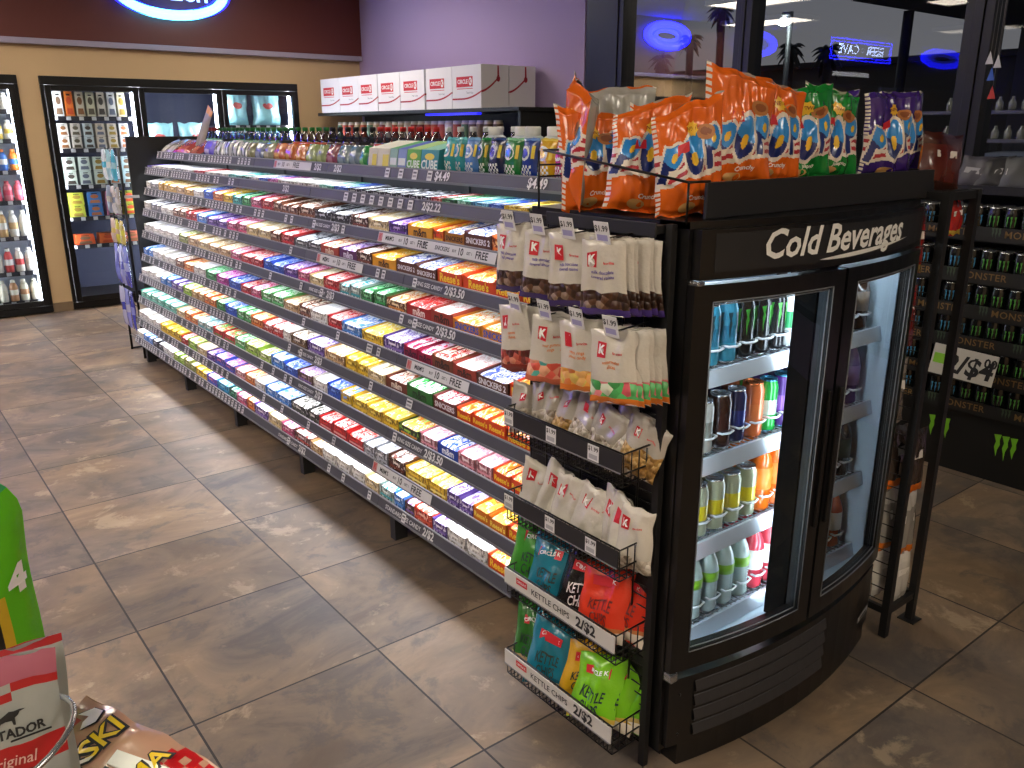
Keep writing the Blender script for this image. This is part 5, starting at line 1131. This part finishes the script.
b = rbag(.17, .165, .05, '#3c1814', '#541c16', '#3c2018', 540); b.location = (2.63, 1.26, 1.5045); b.rotation_euler = (-.1, .08, -.3); tag(b, 'dark red jerky bag standing on top of the right-hand rack', 'bag')
b = rbag(.16, .17, .04, '#a8a098', '#d87c24', '#a83c20', 541); b.location = (2.71, 1.42, 1.5045); b.rotation_euler = (-.1, .3, -.6); tag(b, 'orange-striped jerky bag leaning behind the dark red one', 'bag')

b = rbag(.09, .11, .03, '#8c1c1a', '#a02420', '#b8a040', 545); b.location = (2.70, 1.225, 1.365); b.rotation_euler = (-.06, 0, -.1); tag(b, 'small red packet hanging between the two front posts near the rack top', 'bag')
# ------------------------------------------------------------------ energy drink display by the window
MX, MY0, MY1 = 4.25, 1.05, 2.42
en = thing('drink_display', 'black stepped display of energy drinks against the windows', 'display', (4.5, 1.7, 0)); o = en.location
MBK = M('#101112', .45)
p = MB(o); p.box(MX + .01, 4.72, MY0, MY1, .0, .318, MBK); sk = p.build('skirt', en)
tz = [1.172, .968, .797, .642, .479, .321]
p = MB(o); p.box(4.70, 4.74, MY0, MY1, .318, 1.40, MBK); p.build('back_panel', en)
p = MB(o); p.box(MX + .005, 4.74, MY0, MY1, 1.392, 1.40, M('#5c544c', .6)).box(MX, MX + .006, MY0, MY1, 1.385, 1.425, MBK); p.build('top_shelf', en)
CLG = M('#74b82c', .45); GOLD = M('#7c6038', .5); DG = M('#3c4c3c', .5)
def claws(mb, fn, s, mt):
    for dx, ln in ((-.30, .88), (0., 1.), (.30, .84)):
        mb.poly([(x * s, y * s) for x, y in [(dx - .12, 1), (dx + .15, 1.04), (dx + .11, .8), (dx + .14, .62), (dx + .07, .4), (dx + .05, 1 - ln), (dx - .0, .3), (dx - .06, .5), (dx - .02, .72)]], fn, mt)
p = MB(o); f = lambda y, z: (lambda a, c: (MX + .008, y - a, z + c))
for y, z in ((1.86, .135), (1.535, .12), (1.2, .12)): claws(p, f(y, z), .125, CLG)
p.build('claw_emblem', sk)
for k, z in enumerate(tz):
    t = MB(o); t.box(MX - .004, MX - .001, MY0, MY1, z, z + .064, M('#191a1b', .5)).box(MX - .001, 4.70, MY0, MY1, z - .006, z, MBK); tr = t.build('tray', en)
    l = MB(o)
    y = MY1 - .12 - (.18 if k % 2 else 0)
    while y > MY0 + .2:
        l.text('MONSTER', lambda a, c: (MX - .005, y - a, z + .034 + c), GOLD, .046, bold=.01, space=1.1)
        claws(l, lambda a, c: (MX - .005, y + .15 - a, z + .012 + c), .05, DG); y -= .36
    l.build('lettering', tr)
mk = {}
def mcan(c):
    if c not in mk: mk[c] = can(.157, .0325, '#0e1011', '#121614', '#c8cccd', claw(c, .8)); return mk[c]
    q = mk[c].copy(); COL.objects.link(q); return q
CN6 = ['top', 'second', 'third', 'fourth', 'fifth', 'bottom']
for k, z in enumerate(tz):
    n = int((MY1 - MY0 - .04) / .076)
    for i in range(n):
        y = MY1 - .05 - i * .076
        for dp in range(3 if k < 2 else 1):
            blue = y > 1.80
            c = mcan('#3c8cc0' if blue else '#4c9838'); c.location = (MX + .036 + dp * .07, y, z + .0005); c.rotation_euler = (0, 0, -1.25)
            tag(c, f"black energy drink can with {'blue' if blue else 'green'} claw in the {CN6[k]} tray{', behind the front line' if dp else ''}", 'can', f"{'blue' if blue else 'green'} claw cans, {CN6[k]} tray{' back' if dp else ''}")
pc = thing('price_card', 'white price card with large 2 for 4 lettering clipped to the energy drink display', 'sign', (4.21, 1.765, .56))
card = Matrix.Translation((4.205, 1.765, .57)) @ Matrix.Rotation(.18, 4, 'Y') @ Matrix.Rotation(.04, 4, 'X')
p = MB(pc.location); p.obox(card, -.002, .002, -.155, .155, -.075, .075, M('#c4c2bc', .3)); cb = p.build('card', pc)
g = lambda a, c: card @ Vector((-.003, -a, c))
p = MB(pc.location); p.text('2/$4', lambda a, c: g(a + .03, c - .01), INK, .125, bold=.03, shear=.1).text('00', lambda a, c: g(a + .125, c + .03), INK, .06, bold=.03); p.poly([(-.145, -.02), (-.06, -.02), (-.06, .03), (-.145, .03)], g, M('#88c83c', .5)); p.build('lettering', cb)
for i, (y, c1_, c2_, sp) in enumerate(((1.93, '#3c3a44', '#8c8c90', 'dark grey bag'), (1.84, '#2a2a2c', '#9a9a9a', 'black bag with silver patch'), (1.73, '#4a4c4e', '#b8b8b8', 'grey bag with pale lettering'))):
    m = MB(); fn = bag_mesh(m, .17, .17, .06, 560 + i, lambda u, v: paper(c1_), paper(c1_), 10, 12); m.poly([(-.05, .07), (.05, .07), (.05, .10), (-.05, .10)], fn(.002), M(c2_, .5))
    b = m.build('snack_bag', loc=(4.36, y, 1.4005), rot=(-.45, R.uniform(-.1, .1), -1.5)); tag(b, f"{sp} lying on top of the energy drink display", 'bag', None)
# pennants hung inside the last pane
for i, (y, z, c) in enumerate(((2.112, 2.03, '#c8c8cc'), (2.07, 2.01, '#c8c8cc'), (2.093, 1.95, '#2c58b8'), (2.076, 1.86, '#b83028'))):
    m = MB(); m.prism([(-.02, 0), (.02, 0), (.002, .065)], lambda a, c: (4.77, y + a, z - .03 + c), lambda a, c: (4.772, y + a, z - .03 + c), M(c, .5)); m.tube([(4.771, y, z + .035), (4.771, y, 2.93)], .0012, M('#8c8c8c'), 4)
    b = m.build('pennant'); tag(b, ['upper white pennant hanging in the far right pane', 'second white pennant hanging in the far right pane', 'blue pennant hanging under the white ones', 'small red pennant, lowest in the far right pane'][i], 'pennant')

# ------------------------------------------------------------------ outside
struct(MB().box(XR + .14, 90, -60, 90, -.3, -.14, M('#2a2a2c', .85)).build('ground'))
bl = thing('low_building', 'long low pale building across the car park', 'building', (46, 30, -.14))
m = MB(bl.location); m.box(45, 52, 15, 60, -.14, 5.0, M('#4a463f', .9)); m.build('wall', bl); m = MB(bl.location); m.box(44.6, 52.4, 14.6, 60.4, 5.0, 5.3, M('#35322e', .9)); m.build('roof', bl)
def palm(x, y, h, label, seed):
    t = thing('palm_tree', label, 'palm', (x, y, -.14), 0, 'palms across the car park'); rnd = random.Random(seed)
    BK, LF = M('#2a2624', .9), M('#1a2018', .8)
    p = MB((x, y, -.14)); p.tube([(x, y, -.14), (x + .1, y + .05, h * .5), (x, y, h)], [.2, .14, .13], BK, 8); p.build('trunk', t)
    c = MB((x, y, -.14))
    for k in range(26):
        a = k * 2.4; e = rnd.uniform(-.9, 1.1); L = rnd.uniform(.42, .62); pts = []
        for q in range(6):
            s = q / 5; rr_ = L * s * math.cos(e * .6); zz = L * (math.sin(e) * s - .75 * s * s)
            pts.append((x + math.cos(a) * rr_, y + math.sin(a) * rr_, h + zz))
        w = .11; vs = []
        for q, pt in enumerate(pts):
            ww = w * math.sin(math.pi * (q + .4) / 5.6); n = Vector((-math.sin(a), math.cos(a), 0)) * ww
            vs += [Vector(pt) + n - Vector((0, 0, ww * .5)), Vector(pt) + Vector((0, 0, ww * .3)), Vector(pt) - n - Vector((0, 0, ww * .5))]
        c.add(vs, [(3 * q + j, 3 * q + j + 1, 3 * q + 4 + j, 3 * q + 3 + j) for q in range(5) for j in range(2)], LF)
    c.build('crown', t)
palm(26, 23.77, 4.3, 'short palm below the mirrored oval sign', 1); palm(26, 22.4, 4.9, 'palm with a dense crown between two others', 2); palm(26, 21.0, 5.8, 'tallest palm, close to the dark window post', 3); palm(26, 18.0, 4.3, 'palm right of the first post, left one of a pair', 4); palm(26.8, 17.1, 4.2, 'palm right of the first post, right one of a pair', 5)
lp = thing('street_lamp', 'bright white street lamp glowing outside the second pane', 'lamp', (18, 12.69, -.14))
m = MB(lp.location); m.tube([(18.2, 12.69, -.14), (18.2, 12.69, 4.3)], .06, M('#3a3a3c', .5), 8); m.tube([(18.2, 12.69, 4.25), (17.9, 12.69, 4.22)], .05, M('#3a3a3c', .5), 6); m.build('pole', lp)
m = MB(lp.location); m.lathe([(.03, -.05), (.13, .0), (.13, .06), (.05, .12)], [M('#f0fff8', .5, 0, 60)], (17.95, 12.69, 4.02)); m.build('lamp_head', lp)
pl = thing('light_pole', 'thin dark pole standing outside near the mirrored beer sign', 'pole', (15, 8.1, -.14)); m = MB(pl.location); m.tube([(15, 8.1, -.14), (15, 8.1, 3.62)], .09, M('#202024', .6), 8); m.build('shaft', pl)
cn = thing('canopy', 'pale forecourt canopy seen through the upper right panes', 'canopy', (17, 5, -.14)); m = MB(cn.location); m.box(14, 22, -8, 8.6, 3.75, 3.95, M('#7c7c80', .7)); m.build('roof', cn)
for y in (-4, 7.2): MB(cn.location).box(17.8, 18.2, y - .2, y + .2, -.14, 3.75, M('#5c5c60', .7)).build('column', cn)
# parked car
cr = thing('car', 'silver car parked outside beyond the energy drink display', 'car', (7.4, 2.2, -.14)); cz = -.14
CAR, CGL = M('#7c8082', .35, .3, 0, .4), M('#0c0d10', .08, 0, 0, .5)
prof = [(4.6, .55), (4.62, .85), (4.35, 1.1), (3.75, 1.16), (3.1, 1.62), (1.7, 1.66), (.9, 1.25), (-.1, 1.12), (-.28, .85), (-.25, .5), (4.5, .45)]
m = MB(cr.location)
def car_sec(inset, top): return [(y, z - (0 if z < 1.2 else top)) for y, z in prof]
xs = [6.55, 6.68, 7.4, 8.12, 8.25]; n = len(prof); vs = []
for k, x in enumerate(xs):
    for y, z in prof:
        e = 0 if z > 1.2 and k in (0, 4) else 1
        vs.append((x + (0 if e else (.22 if k == 0 else -.22)), 2.17 + (y - 2.17) * (.96 if k in (0, 4) else 1), z + cz + (.03 if k == 2 and z > 1 else 0)))
fs = [(k * n + i, k * n + (i + 1) % n, (k + 1) * n + (i + 1) % n, (k + 1) * n + i) for k in range(4) for i in range(n)] + [tuple(range(n))[::-1], tuple(4 * n + i for i in range(n))]
m.add(vs, fs, CAR, True); m.build('body', cr)
m = MB(cr.location); m.poly([(3.55, 1.18), (3.02, 1.55), (1.78, 1.58), (1.1, 1.24)], lambda a, c: (6.545 + (c - 1.1) * .46, a, c + cz), CGL); m.build('side_window', cr)
m = MB(cr.location); m.add([(6.85, .92, 1.255 + cz + .02), (7.95, .92, 1.255 + cz + .02), (7.85, 1.62, 1.645 + cz + .02), (6.95, 1.62, 1.645 + cz + .02)], [(0, 1, 2, 3)], CGL); m.build('windscreen', cr)
for y in (.6, 3.75):
    for x in (6.56, 8.24):
        w = MB(cr.location); w.tube([(x - .1, y, .32 + cz), (x + .1, y, .32 + cz)], .32, M('#101010', .7), 20); w.build('wheel', cr)
# added rack: bottles built outside to stand for a reflection in the glass
bc = thing('standin_bottle_rack', 'added rack of clear bottles outside the right panes, standing in for a reflection', 'rack', (5.75, 2.3, -.14)); o = bc.location
m = MB(o)
for z in (1.62, 1.79): m.box(5.65, 5.85, 1.5, 3.2, z - .02, z, M('#6c6c70', .4, .6))
for y in (1.5, 3.2): m.box(5.65, 5.85, y - .02, y, -.14, 1.95, M('#4c4c50', .5))
m.build('frame', bc)
b0 = None
for r_ in range(2):
    for i in range(16):
        if b0 is None:
            m = MB(); m.lathe([(.02, 0), (.022, .01), (.022, .045), (.009, .068), (.009, .08)], [M('#9c9c90', .1, 0, 0, .8)], n=10); b = b0 = m.build('standin_bottle')
        else: b = b0.copy(); COL.objects.link(b)
        b.location = (5.70, 1.60 + i * .075, (1.6205, 1.7905)[r_]); tag(b, f"small clear stand-in for a mirrored bottle in the {['lower', 'upper'][r_]} line of the outdoor rack", 'bottle', f"stand-in bottles, {['lower', 'upper'][r_]} line of the outdoor rack")

# ------------------------------------------------------------------ foreground, at the camera's left hand
fg = thing('snack_stand', 'low snack stand in the near corner with wire pegs and white price channel', 'stand', (-.2, .95, 0)); o = fg.location
m = MB(o); m.box(-.60, .055, .62, 1.28, .775, .79, BLACKM); m.build('shelf', fg)
for x in (-.58, .035):
    for y in (.65, 1.25): MB(o).box(x - .015, x + .015, y - .015, y + .015, 0, .775, BLACKM).build('leg', fg)
PCM = M('#dfe2de', .3)
m = MB(o); mt = Matrix.Translation((.182, .985, .876)) @ Matrix.Rotation(-1.05, 4, 'Z') @ Matrix.Rotation(.35, 4, 'X')
m.obox(mt, -.055, .055, -.010, .010, -.004, .028, PCM); m.obox(mt, -.047, .047, -.0115, -.010, .004, .0055, M('#8c9090')); m.obox(mt, -.047, .047, -.0115, -.010, .022, .0235, M('#8c9090')); m.build('price_channel', fg)
m = MB(o); mt2 = mt @ Matrix.Translation((.062, 0, .012)); m.obox(mt2, -.008, .008, -.012, .012, -.022, .022, M('#c4d4cc', .2)); m.tube([mt @ Vector((-.05, 0, .0)), (.02, .80, .82), (.0, .75, .79)], .004, STEEL, 6); m.build('clip', fg)
# jerky pouches held by steel rings
SILV = M('#a9b0ae', .35, .35, 0, .3, .4, 40); RB = M('#a81c20', .35, coat=.3); PKB = M('#a85c70', .35, coat=.3); DKB = M('#5c2420', .4)
def jerky(seed, w=.17, h=.29, top=True):
    m = MB()
    def pr(u, v):
        if not top: return RB if v > .955 else SILV
        if v > .89: return PKB
        if .835 + .03 * u < v < .87 + .03 * u: return RB
        if .57 < v < .655: return RB
        if .48 < v <= .57: return DKB if abs(u) < .6 else SILV
        return SILV
    fn = bag_mesh(m, w, h, .03, seed, pr, SILV, 14, 30, wr=.003, crimp=.05)
    f = fn(.0016)
    m.text('MATADOR', lambda a, c: f(a + .028, c + h * .715), M('#202224', .5), h * .048, bold=.035)
    bull = [(-.30, .0), (-.26, .10), (-.20, .16), (-.10, .20), (.02, .26), (.10, .25), (.20, .27), (.30, .25), (.20, .23), (.16, .17), (.10, .13), (.10, .0), (.06, .0), (.04, .08), (-.06, .09), (-.14, .08), (-.20, .0), (-.24, .0), (-.20, .08), (-.27, .05)]
    m.poly([(x * w * .36 + .028, h * .745 + y * w * .36) for x, y in bull], f, M('#1c1e20', .5))
    m.text('Original', lambda a, c: f(a + .02, c + h * .61), M('#e0b8b0', .5), h * .06, bold=.005, shear=.25)
    m.poly([(-w * .1, h * .682), (w * .42, h * .682), (w * .42, h * .690), (-w * .1, h * .690)], f, INK)
    return m.build('jerky_bag')
b = jerky(601, .16, .285); b.location = (.012, .905, .855); b.rotation_euler = (-.16, .0, -.12); tag(b, 'front silver and red jerky bag with bull emblem in steel ring, near corner', 'jerky bag')
b = jerky(602, .17, .30, False); b.location = (.022, .955, .83); b.rotation_euler = (-.10, .0, -.10); tag(b, 'rear silver and red jerky bag peeking above the front one, near corner', 'jerky bag')
rg = thing('peg_ring', 'shiny steel wire rings holding the jerky bags', 'wire holder', (0, .9, .9))
m = MB(rg.location)
for zc, tilt in ((1.055, .25), (.955, .0)):
    pts = [(.008 + .092 * math.cos(q * math.pi / 14), .905 + .075 * math.sin(q * math.pi / 14), zc + tilt * (.092 * math.cos(q * math.pi / 14))) for q in range(28)]
    m.tube(pts, .0032, STEEL, 8, True)
m.tube([(-.085, .905, 1.03), (-.085, .905, .79)], .003, STEEL, 6); m.build('ring', rg)
# green chip bag behind them
m = MB(); G1, G2, YL, BK = film('#5cb41c'), film('#3c9c5c'), film('#c8a428'), film('#141614')
w, h = .32, .485
fn = bag_mesh(m, w, h, .10, 620, lambda u, v: G2 if v > .87 else (BK if (.36 < u < .64 and .2 < v < .56) else YL if (.30 < u < .70 and .12 < v < .62) or (u - .3) ** 2 * 2 + (v - .66) ** 2 * 6 < .05 else G1), G1, 22, 26, wr=.006, crimp=.06, rnd=.55)
m.text('4', lambda a, c: fn(.003)(a + w * .43, c + h * .64), M('#e8e4e0', .4), .05, bold=.06)
b = m.build('chip_bag', loc=(-.034, 1.20, .792), rot=(-.02, 0, .1)); tag(b, 'tall bright green chip bag at the left edge behind the jerky bags', 'chip bag')
# clear sausage packet lying with its printed face up
m = MB(); CLP = M('#b08872', .25, 0, 0, .6, .5, 30); RD2 = M('#b01018', .3, coat=.5); ORG2 = M('#e0601c', .3, coat=.4); YEL2 = M('#e0c018', .3, coat=.4); WH2 = M('#dcd8d0', .3, coat=.4)
w, h = .27, .18
def spr(u, v):
    if u < -.78: return RD2 if v < .8 else CLP
    if u < -.30 and v < .62 - (u + .30) * -.4: return RD2
    if u > .45 and (v * 7 + u * 3) % 1 > .35: return RD2
    return CLP
fn = bag_mesh(m, w, h, .035, 640, spr, CLP, 24, 16, wr=.004, crimp=.08, pinch=.0)
f, f2 = fn(.002), fn(.0035)
rot = lambda a, c, ox, oy: ((ox - c) * .75, (oy + a) * .75)
for t, ox, oy, mt, sz in (('BRAK', -.055, .085, WH2, .055), ('SKI', -.055, .185, YEL2, .06), ('HOT', .025, .085, YEL2, .055), ('MAMA', .075, .14, YEL2, .05)):
    m.text(t, lambda a, c: f(*rot(a, c, ox, oy)), INK, sz * 1.02, bold=.09); m.text(t, lambda a, c: f2(*rot(a, c, ox, oy)), mt, sz, bold=.02)
c0 = [(-.15, .20), (-.135, .225), (-.11, .225), (-.095, .20), (-.105, .175), (-.12, .19), (-.125, .205)]
c0 = [(x * .75, y * .75) for x, y in c0]
m.poly([(x * 1.0 + .0, y) for x, y in c0], f2, WH2); m.poly([(x * 1.12 + .01, y * 1.05 - .006) for x, y in c0], f, INK)
fl = [(.10, .05), (.115, .2), (.13, .15), (.14, .22), (.155, .14), (.165, .17), (.16, .06), (.13, .02)]
fl = [(x * .75, y * .75) for x, y in fl]
m.poly(fl, f, ORG2); m.poly([(x * .6 + .04, y * .6 + .04) for x, y in fl], f2, YEL2)
b = m.build('sausage_packet', loc=(.044, .985, .842), rot=(-1.20, .0, -1.20)); tag(b, 'clear and red sausage packet lying at the near edge, flame print on it', 'packet')
